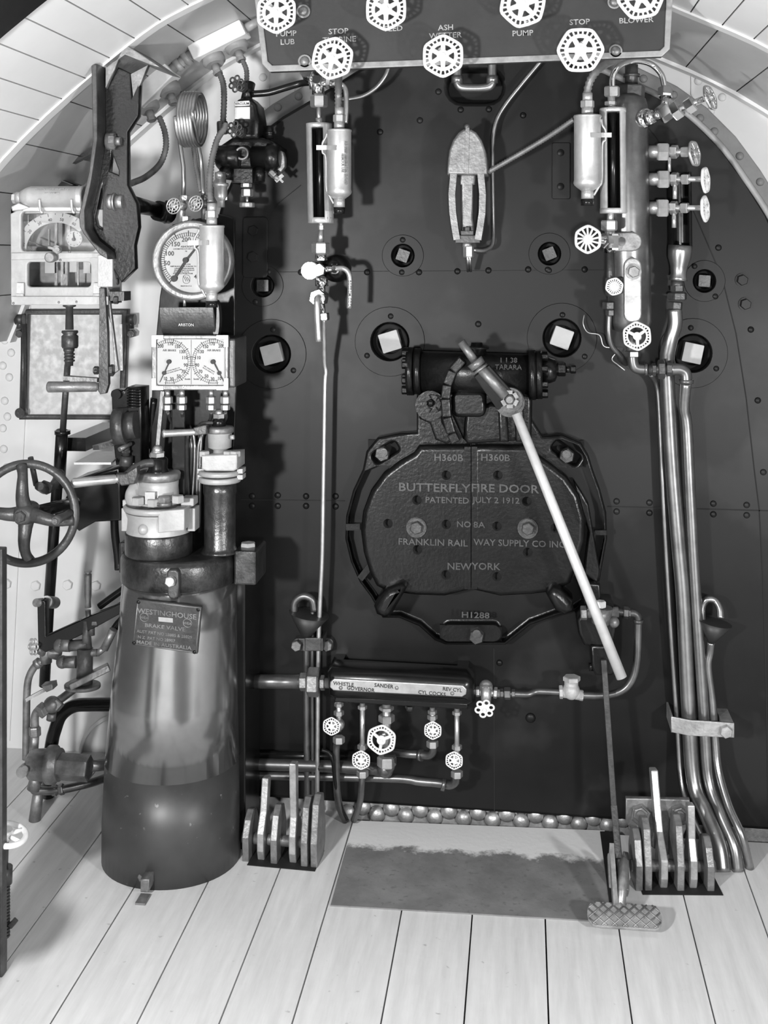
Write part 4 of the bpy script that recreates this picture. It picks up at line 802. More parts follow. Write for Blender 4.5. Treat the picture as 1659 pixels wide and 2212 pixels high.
# small gauge cocks and coil above
for x, y, lab in ((375, 445, 'left one of two small round valve wheels above pressure gauge'), (423, 440, 'right one of two small round valve wheels above pressure gauge')):
    t = thing('gauge_cock', lab, 'valve', (x, y, -.4), 'small cocks above the pressure gauge')
    b = B(); b.c((x+18, 422, -.37), (x+18, 485, -.37), 7); b.h((x+24, 422, -.37), (x+24, 434, -.37), 11); b.h((x+26, y+22, -.37), (x+26, y+36, -.37), 11); b.c((x, y, -.42), (x+18, y, -.36), 5); b.s_((x+18, y, -.37), 12); part('cock_body', M.iron if x > 400 else M.brass, t, b)
    b = B(); b.wheel((x, y, -.43), 18, Vector((-.25, -.95, .1)), .2, 12, 6, 'round', .33); part('handwheel', M.brass, t, b)
b = B(); pts = []; k = u(425, -.4); cc = at(396, 258, -.4); e2_ = Vector((.05, 1, 0)); N = 40
pts += [at(396, 428, -.37), at(396, 360, -.38)]
for i in range(6*24+1):
    a = pi+2*pi*i/24; rr = k*56; pts.append(cc+Vector((i*k*.26, 0, 0))+e2_*(rr*.9*cos(a))+Vector((0, 0, 1))*(rr*sin(a)+0.0))
pts += [at(433, 340, -.36), at(438, 400, -.37), at(439, 424, -.37)]
b.sweep(spl(pts, 2), k*5, 8); solo('siphon_coil', M.copper, b, 'coiled copper siphon pipe of six loops above the pressure gauge', 'pipe coil')

# ================================================================== conduit boxes along the roof
def cbox(x0, y0, x1, y1, w_, Y, lab, lids):
    t = thing('conduit_box', lab, 'conduit box', ((x0+x1)/2, (y0+y1)/2, Y), 'white conduit boxes')
    b = B(); b.bar((x0, y0, Y), (x1, y1, Y), w_, 55); part('box_body', M.box_white, t, b, .004)
    for x, y, tx, ty in lids:
        b = B(); d = Vector((.35, -.25, -.9)); p = at(x, y, Y+.02); k = u(x, Y)
        b.l(p-d*k*16, p+d*k*10, [(0, 24), (.4, 26), (.75, 26), (.8, 22), (1, 20)], 24); b.c(p+d*k*8, p+d*k*34, 9); b.h(p+d*k*26, p+d*k*34, 11); part('round_outlet', M.dull_paint, t, b)
    return t
cbox(300, 222, 372, 150, 38, -.03, 'lower white conduit box on the roof edge with two round outlets', [(320, 232, 0, 0), (366, 196, 0, 0)])
cbox(418, 118, 530, 62, 34, -.03, 'upper white conduit box on the roof edge with two round outlets', [(462, 132, 0, 0), (512, 103, 0, 0)])
b = B(); b.c((370, 152, -.03), (420, 112, -.03), 11); b.c((380, 144, -.03), (390, 136, -.03), 15); b.c((398, 130, -.03), (408, 122, -.03), 17); solo('conduit_pipe', M.silver_paint, b, 'short white conduit with collars joining the two roof conduit boxes', 'pipe')
for pts, r, lab in (([(344, 252, -.03), (356, 285, -.04), (358, 320, -.07), (345, 355, -.1), (315, 382, -.2), (284, 396, -.28)], 6.5, 'ribbed conduit looping down from the lower roof conduit box'),
                    ([(474, 158, -.03), (482, 180, -.05), (484, 210, -.08), (482, 262, -.1), (480, 278, -.12)], 6.5, 'ribbed conduit dropping from left outlet of the upper roof box'),
                    ([(524, 130, -.03), (532, 150, -.04), (533, 170, -.05), (530, 190, -.06)], 5.5, 'short ribbed conduit behind the vacuum valve top'),
                    ([(418, 318, -.3), (424, 360, -.33), (434, 415, -.36)], 5, 'short ribbed conduit hanging below the siphon coil')):
    b = B(); b.flex(pts, r); solo('flexible_conduit', M.hose, b, lab, 'conduit', 'ribbed flexible conduits')
b = B(); b.c((530, 62, -.03), (560, 45, -.03), 10); solo('conduit_pipe', M.silver_paint, b, 'stub of conduit leaving the upper roof conduit box towards the lettered panel', 'pipe')
# vacuum valve unit
vv = thing('vacuum_valve', 'black cast valve body with VACUUM tag and two small flower wheels', 'valve', (535, 400, -.1))
vY = -.12
b = B(); b.pp([(506, 300), (504, 235), (512, 215), (526, 208), (540, 210), (554, 225), (560, 260), (558, 300)], vY, 0, (), .012)
b.pp([(468, 318), (500, 296), (560, 296), (580, 300), (606, 318), (606, 350), (580, 368), (470, 366)], vY, 0, (), .016)
b.l((468, 340, vY), (520, 340, vY), [(0, 20), (.1, 26), (.9, 26), (1, 22)]); b.l((545, 340, vY), (606, 340, vY), [(0, 24), (.5, 24), (.55, 30), (.8, 30), (1, 22)])
b.r(500, 365, 545, 395, vY, -.02); b.c((490, 362, vY), (488, 388, vY), 16); b.c((560, 362, vY), (560, 392, vY), 12); b.c((583, 272, vY+.03), (583, 300, vY+.03), 8); b.c((583, 284, vY+.03), (583, 290, vY+.03), 10)
part('valve_body', M.cast_black, vv, b)
b = B(); b.pp(circ(522, 331, 15, 28), vY-.03, vY, [circ(522, 331, 10, 24)], .003); part('sight_ring', M.worn_iron, vv, b)
b = B(); b.pp([(505, 224), (507, 219), (538, 217), (540, 221), (539, 228), (506, 230)], vY-.008, vY, (), .001); tg = part('name_tag', M.brass, vv, b)
b = B(); b.txt('VACUUM', (523, 224, vY-.0085), 5.5, .3); part('lettering', M.ink, tg, b)
b = B(); b.r(506, 231, 540, 257, vY-.006, vY); part('instruction_plate', M.zinc, vv, b, .001)
for x, y in ((510, 181), (507, 279)):
    b = B(); b.wheel((x, y, vY-.05), 20, Vector((-.3, -.95, 0)), .3, 0, 6, 'flower'); part('handwheel', M.iron, vv, b)
    b = B(); b.c((x, y, vY-.05), (x+16, y+8, vY+.02), 6); b.h((x+9, y+5, vY-.02), (x+16, y+8, vY), 13); part('gland', M.iron, vv, b)
b = B(); b.c((540, 180, vY+.05), (532, 215, vY+.03), 12); part('top_neck', M.cast_black, vv, b)
b = B(); b.h((532, 396, vY), (532, 405, vY), 12); b.h((534, 408, vY), (534, 425, vY), 13); b.c((534, 425, vY), (534, 440, vY), 3); b.l((534, 438, vY), (534, 448, vY), [(0, 16), (.2, 17), (.8, 17), (1, 16)], 14, False); part('drain_knob', M.brass, vv, b)
b = B(); b.pp([(604, 324), (611, 328), (615, 340), (615, 360), (607, 372), (598, 366), (602, 345)], vY, vY+.03, (), .003); b.h((584, 370, vY), (594, 380, vY), 8); b.c((592, 380, vY), (602, 388, vY), 6); b.bar((596, 392, vY), (612, 378, vY), 8, 8); b.bar((602, 384, vY), (612, 394, vY), 5, 5); part('side_cock', M.worn_iron, vv, b)
b = B(); b.l((476, 372, vY-.02), (478, 448, vY-.02), [(0, 12), (.3, 12), (.32, 17), (.4, 17), (.42, 14), (.7, 14), (.8, 10), (.83, 8), (1, 8)], 20); b.s_((474, 378, vY-.04), 9); b.bar((488, 400, vY-.02), (489, 432, vY-.02), 4, 4); part('lubricator_glass', M.brass, vv, b)
b = B(); b.h((480, 262, vY), (481, 290, vY), 12); b.c((480, 285, vY), (470, 300, vY), 6); part('elbow_union', M.iron, vv, b)
# ================================================================== brake pedestal
def pc(px, py, Y): return at(px, py, Y)
pd = thing('brake_pedestal', 'tall glossy dark brake pedestal with raised maker plate standing on floor', 'pedestal', fp(371, 1850))
b = B(); base = at(371, 1852, -.315); k = u(371, -.315)
rows = []
for y, cx, rx, ry in ((1852, 371, 147, .196), (1846, 371, 148.5, .198), (1760, 370, 147, .193), (1636, 372.5, 143.5, .187), (1500, 377, 136, .178), (1340, 385, 126, .168), (1240, 389, 122, .162)):
    c = at(cx, y, -.315); c.z = max(0.0, c.z) if y < 1852 else 0.0; rows.append((c, rx*k, ry))
b.loft(rows[3:], 56); part('body', M.pedestal_paint, pd, b)
b = B(); b.loft(rows[:4], 56); part('lower_skirt', M.pedestal_skirt, pd, b)
b = B(); b.r(500, 1255, 530, 1845, -.26, -.06); part('back_channel', M.gloss_black, pd, b, .004)
b = B(); c = at(389, 1205, -.315)
top = [(at(389, y, -.315), rx*k, ry) for y, rx, ry in ((1250, 122, .166), (1246, 126, .17), (1200, 126, .17), (1190, 121, .165), (1186, 112, .155))]
b.loft(top, 56); b.r(505, 1190, 553, 1265, -.36, -.22); b.r(256, 1172, 275, 1240, -.34, -.25); part('cap', M.worn_gloss, pd, b, .006)
b = B(); b.h((536, 1192, -.30), (536, 1172, -.30), 17, .2); part('cap_bolt', M.grey_cast, pd, b)
b = B(); fY = -.315-.166
b.pp([(360, 1236), (364, 1231), (380, 1231), (385, 1237), (386, 1270), (384, 1290), (376, 1295), (366, 1293), (361, 1285), (360, 1262)], fY-.02, fY+.03, (), .005); part('latch', M.iron, pd, b)
b = B(); b.h((370, 1254, fY-.02), (370, 1254, fY-.035), 12); b.c((370, 1254, fY-.035), (370, 1254, fY-.045), 8); part('latch_nut', M.zinc, pd, b)
# maker plate, tilted with the casing
o_, ex, ez = at(360, 1352, -.496), Vector((1, -.02, -.02)).normalized(), Vector((0.02, -.16, 1)).normalized()
mxp = Matrix((ex, ez, ex.cross(ez))).transposed(); kk = u(360, -.496); sl = lambda y: -.085*(y)*0
def pl(x, y): return o_+ex*((x-360)*kk)+ez*(-(y-1352)*kk)
b = B(); b.flat([[((x-360)*kk, -(y-1352)*kk) for x, y in ((297, 1293), (440, 1302), (428, 1410), (283, 1398))]], Matrix.Translation(o_) @ mxp.to_4x4(), .012, .001)
plt = part('maker_plate', M.iron, pd, b)
nrm = ex.cross(ez).normalized()
b = B()
for s_, x, y, h_, sx in (('WESTINGHOUSE', 363, 1322, 12, 1.05), ('BRAKE VALVE', 358, 1353, 9, 1.2), ('AUST PAT NO 28885 & 28829', 356, 1369, 7, 1.0), ('N Z  PAT NO 28907', 338, 1381, 7, 1.0), ('MADE IN AUSTRALIA', 354, 1394, 8.5, 1.12), ('WEA', 312, 1334, 6, 1), ('WEA', 408, 1341, 6, 1)):
    b.txt(s_, pl(x, y)+nrm*.0062, h_*1.0*kk*FPX/(pl(x, y).y-CY), .8, sx=sx, mx=mxp @ Matrix.Rotation(radians(-3), 3, 'Z'))
for x, y in ((312, 1333), (408, 1340)): b.torus(pl(x, y)+nrm*.006, nrm, 9.5*kk, .8*kk, 20, 6)
q = [(299, 1296), (437, 1304), (425, 1407), (286, 1396)]
for i in range(4): b.sweep([pl(*q[i])+nrm*.006, pl(*q[(i+1) % 4])+nrm*.006], 1.2*kk, 6)
part('lettering', M.worn_iron, plt, b)
b = B(); b.flat([[((x-360)*kk, -(y-1352)*kk) for x, y in ((344, 1330), (376, 1331), (376, 1341), (344, 1340))]], Matrix.Translation(o_+nrm*.006) @ mxp.to_4x4(), .002); part('size_tag', M.zinc, plt, b)
for x, y in ((300, 1299), (433, 1308), (287, 1394), (422, 1406)):
    b = B(); b.dome(pl(x, y)+nrm*.006, 4.5*kk*FPX/(pl(x, y).y-CY), nrm); part('plate_screw', M.gloss_black, plt, b)
b = B(); b.pp([(303, 1900), (322, 1900), (322, 1920), (320, 1928), (303, 1928)], fy(312, 1940), fy(312, 1940)+.05, (), .003); part('floor_clip', M.worn_iron, pd, b)
b = B(); c = at(312, 1938, fy(312, 1940)); b.box(Vector((c.x, c.y-.012, .003)), .028, .05, .006); part('clip_foot', M.worn_iron, pd, b)

# automatic brake valve
vY = -.37
av = thing('automatic_brake_valve', 'large grey brake valve with long handle on the pedestal cap', 'brake valve', (343, 1190, vY))
A = lambda y: (343, y, vY)
def turned(b, x, Y, rows, n=40): b.l((x, rows[0][0], Y), (x, rows[-1][0], Y), [((y-rows[0][0])/(rows[-1][0]-rows[0][0]), r) for y, r in rows], n)
b = B(); turned(b, 343, vY, [(1196, 69), (1192, 72), (1150, 72), (1146, 70)]); part('base_ring', M.worn_gloss, av, b)
b = B(); turned(b, 343, vY, [(1150, 62), (1148, 70), (1140, 68), (1118, 66), (1106, 70), (1102, 72)]); b.pp([(341, 1104), (398, 1100), (398, 1146), (341, 1152)], vY-.095, vY-.04, (), .003)
for x, sg in ((270, -1), (413, 1)): b.r(x-8, 1098, x+8, 1148, vY-.03, vY+.02)
b.s_((310, 1144, vY-.085), 12); part('lower_body', M.silver_paint, av, b, .002)
b = B(); turned(b, 343, vY, [(1101, 70), (1099, 74), (1094, 76), (1088, 74), (1087, 70)]); b.r(264, 1080, 300, 1096, vY-.03, vY+.02); b.r(390, 1076, 418, 1094, vY-.03, vY+.02); part('flange', M.silver_paint, av, b, .003)
b = B(); turned(b, 343, vY, [(1090, 50), (1080, 44), (1050, 42), (1036, 43), (1034, 38)]); b.t([(310, 1090, vY-.03), (290, 1082, vY-.03), (288, 1066, vY-.02), (300, 1050, vY), (312, 1042, vY)], 17, 12); b.bar((327, 1062, vY-.06), (327, 1088, vY-.062), 22, 20); part('upper_body', M.silver_paint, av, b)
b = B(); turned(b, 343, vY, [(1086.9, 71), (1085.5, 70)]); part('flange_face', M.iron, av, b)
for x, y in ((298, 1084), (331, 1088), (384, 1080)):
    b = B(); b.h((x, y+6, vY-.075), (x, y-10, vY-.075), 14); part('flange_bolt', M.silver_paint, av, b)
b = B(); b.h((355, 1090, vY-.07), (355, 1072, vY-.07), 15); b.c((355, 1092, vY-.07), (355, 1084, vY-.07), 17); part('test_plug', M.worn_iron, av, b)
b = B(); turned(b, 343, vY, [(1036, 44), (1034, 46), (1022, 47), (1019, 45), (1018, 26)]); part('index_plate', M.worn_iron, av, b)
b = B(); turned(b, 341, vY, [(1020, 26), (1016, 24), (1010, 21), (992, 22), (986, 16)]); hb = part('handle_hub', M.gloss_black, av, b)
b = B(); b.h((340, 990, vY), (340, 976, vY), 17, .2); b.c((340, 978, vY), (340, 974, vY), 13); b.s_((340, 972, vY), 11); part('handle_nut', M.brass, av, b)
hY = vY-.02
b = B()
q = [(332, 1000), (315, 1001), (302, 1005), (290, 1012), (280, 1022), (268, 1030), (252, 1034)]; wd = [20, 15, 14, 15, 20, 24, 22]
b.sweep(spl([at(x, y, hY-.012*i) for i, (x, y) in enumerate(q)], 4), [u(300, hY)*9]*25, 12); b.pp([(250, 1024), (270, 1024), (296, 1008), (296, 1030), (290, 1046), (262, 1050), (250, 1040)], hY-.09, hY-.06, (), .004); part('handle_arm', M.iron, av, b)
b = B(); b.l((254, 1034, hY-.08), (153, 1044, hY-.14), [(0, 10.5), (.03, 8), (.06, 10), (.5, 10), (.93, 10.5), (.97, 9), (1, 5)], 18); part('handle_grip', M.brass, av, b)
# independent brake valve
iY = -.335
iv = thing('independent_brake_valve', 'smaller pale brake valve with short handle on glossy black column', 'brake valve', (475, 1190, iY))
b = B(); turned(b, 475, iY, [(1192, 42), (1188, 38), (1180, 34), (1070, 34), (1062, 36), (1038, 36)]); part('column', M.worn_gloss, iv, b)
b = B(); turned(b, 475, iY, [(1040, 44), (1037, 46), (1030, 46), (1028, 44)]); turned(b, 475, iY, [(1025, 44), (1023, 46), (1016, 46), (1014, 40)])
for y in (1018, 1031): b.r(427, y-5, 440, y+5, iY-.02, iY+.02); b.r(512, y-5, 524, y+5, iY-.02, iY+.02)
part('flange', M.silver_paint, iv, b)
b = B(); b.pp([(435, 984), (512, 982), (512, 1014), (504, 1018), (446, 1018), (435, 1014)], iY-.05, iY+.05, (), .004)
for x in (441, 493, 508): b.h((x, 986, iY-.03), (x, 974, iY-.03), 12)
part('valve_block', M.silver_paint, iv, b)
b = B(); turned(b, 475, iY, [(985, 15), (972, 14), (968, 20), (966, 25), (930, 26), (928, 27)]); b.c((498, 945, iY-.02), (506, 944, iY-.02), 5); part('upper_body', M.silver_paint, iv, b)
b = B(); turned(b, 474, iY, [(934, 30), (932, 31), (924, 31), (921, 29), (920, 16)]); part('index_plate', M.worn_iron, iv, b)
b = B(); turned(b, 473, iY, [(922, 15), (910, 14), (902, 11)]); part('handle_hub', M.gloss_black, iv, b)
b = B(); b.h((473, 904, iY), (473, 893, iY), 13, .2); b.s_((473, 892, iY), 9); part('handle_nut', M.brass, iv, b)
b = B(); b.sweep(spl([at(x, y, iY-.01*i) for i, (x, y) in enumerate(((470, 914), (450, 914), (436, 916), (430, 922)))], 4), u(450, iY)*5, 10); b.pp([(417, 924), (440, 918), (446, 918), (446, 938), (420, 942)], iY-.06, iY-.03, (), .003); part('handle_arm', M.iron, iv, b)
b = B(); b.l((420, 933, iY-.05), (350, 937, iY-.09), [(0, 9), (.04, 7), (.08, 7.5), (.9, 8), (.96, 9), (1, 5)], 16); part('handle_grip', M.brass, iv, b)
# ================================================================== left side: speed recorder, hanger, reversing gear
hg = thing('roof_hanger', 'dark forked hanger bracket bolted to the ceiling at upper left', 'bracket', (240, 140, -.42))
b = B()
q = [(209, 138), (210, 300), (203, 350), (196, 395), (182, 455), (184, 495), (198, 520), (230, 545), (232, 560), (215, 550), (180, 505), (172, 490), (170, 465), (192, 370), (200, 300), (197, 140)]
b.pp(q, -.47, -.40, (), .003); part('front_strap', M.iron, hg, b)
b = B(); b.pp([(212, 145), (228, 150), (232, 190), (255, 145), (282, 158), (284, 212), (302, 170), (298, 250), (275, 285), (276, 400), (296, 440), (299, 490), (290, 530), (292, 580), (262, 610), (232, 560), (206, 525), (186, 495), (186, 460), (205, 370), (212, 300)], -.40, -.37, [[(206, 470), (218, 410), (221, 400), (221, 496), (210, 488)], [(236, 370), (240, 325), (256, 368), (256, 378)]], .003); part('web_plate', M.cast_black, hg, b)
b = B(); b.pp([(228, 135), (265, 108), (228, 190)], -.42, -.40, (), .001); b.pp([(282, 160), (320, 140), (288, 215)], -.40, -.38, (), .001); b.pp([(222, 130), (275, 98), (345, 145), (325, 140), (270, 118), (230, 148)], -.42, -.2, (), .002); part('gusset', M.worn_iron, hg, b)
b = B(); b.c((232, 305, -.40), (250, 305, -.40), 19); b.h((236, 305, -.41), (250, 305, -.41), 16); b.c((250, 305, -.41), (261, 305, -.41), 9); part('pivot_bolt', M.worn_iron, hg, b)
b = B(); b.c((234, 436, -.40), (246, 436, -.40), 17); b.c((246, 436, -.40), (250, 436, -.40), 20); b.c((252, 436, -.40), (266, 436, -.40), 15); part('shaft_collar', M.brass, hg, b)
b = B(); b.c((262, 435, -.38), (345, 455, -.15), 20, 16); b.c((340, 455, -.17), (365, 462, -.12), 22); b.torus(at(358, 458, -.14), Vector((.9, .4, -.1)), 22*u(358, -.14), 4*u(358, -.14), 24, 8); solo('cross_shaft', M.gloss_black, b, 'dark cross shaft running back from the roof hanger bracket', 'shaft')
b = B(); b.pp([(60, 398), (90, 355), (205, 288), (200, 330), (110, 380), (165, 400), (75, 410)], .1, .2, (), .004); b.bar((70, 395, .08), (215, 320, .08), 10, 20); solo('reach_link', M.gloss_black, b, 'dark slanting link under the ceiling behind the horizontal lamp', 'link')
sr = thing('speed_recorder', 'pale metal speed recorder case with arc scale and two windows', 'speed recorder', (130, 658, -.38))
rY = -.38
b = B()
b.pp([(22, 462), (40, 452), (240, 452), (240, 545), (232, 560), (232, 658), (24, 658)], rY, rY+.02, [rrect(45, 457, 206, 543, 9), rrect(58, 566, 196, 620, 8)], .003)
b.pp(rrect(24, 640, 233, 659, 2), rY-.01, rY, (), .002); b.pp([(24, 546), (232, 546), (232, 556), (24, 562)], rY-.006, rY, (), .002)
b.r(24, 452, 34, 655, rY+.02, rY+.13); b.r(225, 452, 236, 655, rY+.02, rY+.13); b.r(24, 452, 236, 460, rY+.02, rY+.13); b.r(24, 648, 236, 657, rY+.02, rY+.13); part('case', M.silver_paint, sr, b)
b = B(); b.r(30, 455, 230, 650, rY+.12, rY+.13); part('back_plate', M.hose, sr, b)
b = B(); b.r(210, 550, 243, 620, rY-.03, rY+.04); part('side_box', M.grey_cast, sr, b, .003)
b = B(); b.pp(arc(122, 543, 88, 180, 318, 40, 84)+arc(122, 543, 66, 318, 180, 40, 62), rY+.03, rY+.034); sc = part('speed_scale', M.dial, sr, b)
b = B()
for s_, a in (('10', 192), ('20', 218), ('30', 240), ('40', 259), ('50', 279), ('60', 301)): b.txt(s_, (122+73*cos(radians(a)), 543+69*sin(radians(a)), rY+.0295), 6.5, .2, rot=270-a)
b.txt('KM/H', (68, 535, rY+.0295), 5, .2, rot=90)
for i in range(11):
    a = radians(192+i*10.9); b.bar((122+(80 if i % 2 == 0 else 83)*cos(a), 543+(76 if i % 2 == 0 else 79)*sin(a), rY+.0295), (122+87*cos(a), 543+83*sin(a), rY+.0295), 1.2, .3)
part('lettering', M.ink, sc, b)
b = B(); b.bar((122, 543, rY+.026), (62, 520, rY+.026), 4, 1.5, w2=1.5); part('speed_pointer', M.ink, sr, b)
b = B(); b.c((160, 516, rY+.02), (160, 516, rY+.026), 17.5, 17.5, 32); cl_ = part('clock_dial', M.dial, sr, b)
b = B(); b.bar((160, 516, rY+.018), (158, 502, rY+.018), 5, 1, w2=1); b.c((160, 517, rY+.02), (160, 517, rY+.015), 4)
for i in range(12): a = i*pi/6; b.bar((160+13*sin(a), 516-13*cos(a), rY+.0195), (160+15.5*sin(a), 516-15.5*cos(a), rY+.0195), 1, .3)
part('clock_hand', M.ink, cl_, b)
for x0, y0, x1, y1 in ((118, 480, 124, 545), (104, 495, 107, 530), (145, 470, 152, 540), (60, 465, 62, 540), (97, 560, 122, 590), (137, 566, 140, 592), (150, 566, 166, 588), (180, 566, 195, 590), (118, 560, 124, 620), (131, 560, 146, 620), (167, 560, 170, 620)):
    b = B(); b.r(x0, y0, x1, y1, rY+.05, rY+.055); part('paper_roll', M.dial if 560 <= y0 and y1 < 600 else M.worn_iron, sr, b)
b = B(); b.r(44, 456, 207, 544, rY+.008, rY+.010); b.r(57, 565, 197, 621, rY+.008, rY+.010); part('window_glass', M.glass, sr, b)
b = B(); b.c((126, 539, rY-.005), (126, 539, rY-.02), 9); b.c((126, 539, rY-.02), (126, 539, rY-.03), 5); b.bar((104, 534, rY-.02), (126, 540, rY-.02), 5, 4); b.l((119, 556, rY), (119, 556, rY-.045), [(0, 8), (.5, 8), (.55, 11), (.95, 11), (1, 9)], 20); part('door_knob', M.worn_iron, sr, b)
for x in (35, 201):
    b = B(); b.r(x, 611, x+16, 636, rY-.012, rY-.004); b.c((x, 637, rY-.012), (x+16, 637, rY-.012), 3); part('hinge', M.grey_cast, sr, b, .001)
for x, y in ((29, 549), (29, 655), (127, 653), (165, 652), (150, 544), (44, 548), (130, 562)):
    b = B(); b.dome((x, y, rY-.003 if y < 600 else rY-.0105), 2.6); part('case_screw', M.hose, sr, b)
# lamp tube on top
lt = thing('tube_lamp', 'silver tube lamp lying level on top of the speed recorder', 'lamp', (110, 455, -.40), 'cylindrical gauge lamps')
lY = -.42
b = B(); b.l((46, 426, lY), (184, 426, lY), [(0, 14), (.08, 20), (.14, 23), (.16, 24), (.9, 24), (.91, 25.5), (.93, 24), (.97, 25.5), (1, 23)], 32); part('lamp_can', M.zinc, lt, b)
b = B(); b.c((36, 427, lY), (52, 427, lY), 13); b.h((28, 428, lY), (38, 428, lY), 12); part('end_ferrule', M.zinc, lt, b)
b = B(); b.txt('IC6 DEEP GENERATOR GUARD', (112, 409, lY-.025), 5, .3, rot=180, sx=.8); b.txt('ARMOUR USE', (112, 417, lY-.030), 5, .3, rot=180, sx=.8); part('lettering', M.hose, lt, b)
b = B(); b.pp([(24, 446), (40, 438), (62, 448), (45, 454), (26, 456)], lY-.02, lY, (), .003); b.r(50, 447, 185, 455, lY-.01, lY+.02)
for x in (85, 154): b.t([(x, 430, lY-.033), (x+1, 445, lY-.03), (x+4, 458, lY-.03), (x+8, 458, lY-.03)], 3, 8)
part('cradle', M.zinc, lt, b)
# vertical reversing shaft
dr = thing('reverse_shaft', 'tall dark vertical shaft with bell shaped coupling at far left', 'shaft', (115, 1480, -.02))
sY = -.1
b = B(); turned(b, 150, -.30, [(712, 9), (664, 8), (662, 14), (656, 14)]); turned(b, 151, -.28, [(752, 16), (748, 18), (726, 18), (722, 14), (718, 18), (714, 17)]); turned(b, 149, -.27, [(790, 9), (760, 10), (758, 12), (752, 12)])
for y in (765, 772, 779): turned(b, 150, -.27, [(y+2, 11), (y, 12), (y-2, 11)])
part('coupling', M.iron, dr, b)
b = B(); b.c((146, 788, -.26), (135, 940, -.2), 7); part('drive_rod', M.iron, dr, b)
b = B(); b.c((134, 930, -.2), (127, 1050, -.16), 13, 14); b.c((135, 930, -.2), (135, 938, -.2), 17); b.r(140, 945, 185, 975, -.14, .2); part('bearing_sleeve', M.gloss_black, dr, b)
b = B(); b.c((124, 1040, -.12), (106, 1300, -.06), 12); b.c((106, 1295, -.06), (96, 1480, .0), 12, 12); part('shaft_tube', M.gloss_black, dr, b)
# crank with wooden style cylinder grip
ck = thing('crank_handle', 'double bar crank lever with cylinder grip hanging in front of window', 'crank', (225, 850, -.38))
cY = -.40
b = B(); b.pp([(214, 622), (226, 622), (232, 720), (234, 830), (228, 850), (216, 852), (210, 842), (213, 820), (214, 700)], cY, cY+.02, (), .002); part('front_bar', M.iron, ck, b)
b = B(); b.pp([(226, 625), (236, 625), (238, 660), (254, 790), (256, 800), (248, 806), (240, 700), (226, 660)], cY+.03, cY+.045, (), .002); b.bar((262, 700, cY+.05), (264, 800, cY+.05), 6, 8); part('rear_bar', M.worn_iron, ck, b)
b = B(); b.l((213, 835, cY), (101, 836, cY-.02), [(0, 8), (.03, 8), (.04, 11), (.96, 12), (.98, 11), (1, 7)], 20); b.bar((140, 816, cY+.01), (213, 821, cY+.01), 9, 22); part('grip', M.worn_iron, ck, b)
b = B(); b.c((206, 800, cY+.03), (246, 800, cY+.03), 8); b.h((203, 800, cY+.03), (213, 800, cY+.03), 9); b.h((238, 800, cY+.02), (246, 800, cY+.02), 13); part('pivot_bolt', M.iron, ck, b)
b = B(); b.h((246, 648, cY+.03), (256, 648, cY+.03), 9); b.h((246, 608, cY+.03), (256, 608, cY+.03), 8); b.r(232, 630, 268, 650, cY+.03, cY+.09); part('pivot_bolt', M.iron, ck, b)
# handwheel of the screw reverse
hw = thing('reversing_handwheel', 'large four spoked iron handwheel at left edge of cab', 'handwheel', (62, 1110, -.55))
hY = -.56; kk = u(62, hY); hc = at(58, 1109, hY)
b = B(); b.torus(hc, Vector((.06, -1, .08)), 106*kk, 9.5*kk, 64, 14); part('rim', M.iron, hw, b)
for i, a0 in enumerate((4, 84, 178, 262)):
    b = B(); a = radians(a0); pts = []
    for j, (rr, da) in enumerate(((12, 0), (35, .04), (62, .09), (85, .08), (104, .03))): pts.append(hc+Vector((cos(a+da)*rr*kk, -.022*sin(pi*rr/106), -sin(a+da)*rr*kk)))
    b.sweep(spl(pts, 4), [kk*x for x in ([17, 17, 16, 15, 14.5, 14, 13.5, 13, 12.5, 12, 11.5, 11, 11, 11, 11.5, 12, 13])], 12); part('spoke', M.iron, hw, b)
b = B(); b.l(hc+Vector((0, .03, 0)), hc+Vector((0, -.04, 0)), [(0, 24), (.3, 27), (.8, 24), (1, 16)], 24); b.h(hc+Vector((0, -.03, 0)), hc+Vector((0, -.05, 0)), 13); part('hub', M.iron, hw, b)
b = B(); b.l((150, 1108, hY-.01), (120, 1125, hY-.10), [(0, 8), (.3, 7), (.8, 10), (1, 9)], 16); b.c((119, 1126, hY-.10), (118, 1127, hY-.105), 6); part('knob', M.iron, hw, b)
rg_ = thing('reversing_gear', 'black reversing gear bracket and screw box behind left handwheel', 'reversing gear', (215, 1130, -.3))
b = B(); b.c((70, 1108, hY), (185, 1080, -.2), 14); b.pp([(160, 1035), (258, 1010), (262, 1125), (205, 1128), (170, 1148), (150, 1130), (120, 1120)], -.28, -.16, (), .006); part('bracket', M.gloss_black, rg_, b)
b = B(); b.t([(84, 1050, -.5), (100, 1058, -.45), (118, 1045, -.4), (130, 1020, -.35)], 10); b.h((90, 1050, -.46), (106, 1056, -.44), 14); b.c((66, 988, -.5), (78, 1048, -.48), 6); part('lock_lever', M.iron, rg_, b)
qd = thing('reverse_quadrant', 'black notched quadrant casting left of the air gauge', 'quadrant', (275, 1000, -.3))
b = B(); b.pp([(240, 845), (268, 842), (275, 836), (305, 838), (305, 1000), (250, 1005), (245, 960)], -.34, -.26, (), .004); b.c((250, 852, -.36), (250, 852, -.33), 11)
for y in range(842, 880, 6): b.torus(at(288, y, -.35), Vector((0, 0, 1)), 12*u(288, -.35), 2*u(288, -.35), 16, 6)
part('frame', M.gloss_black, qd, b)
b = B(); b.c((251, 922, -.36), (275, 920, -.36), 40, 40, 36); b.c((275, 920, -.36), (296, 918, -.36), 30, 30, 30); part('drum', M.iron, qd, b)
b = B(); p = [at(x, y, Y) for x, y, Y in ((160, 999, -.42), (240, 999, -.42), (268, 975, -.22), (205, 975, -.22))]
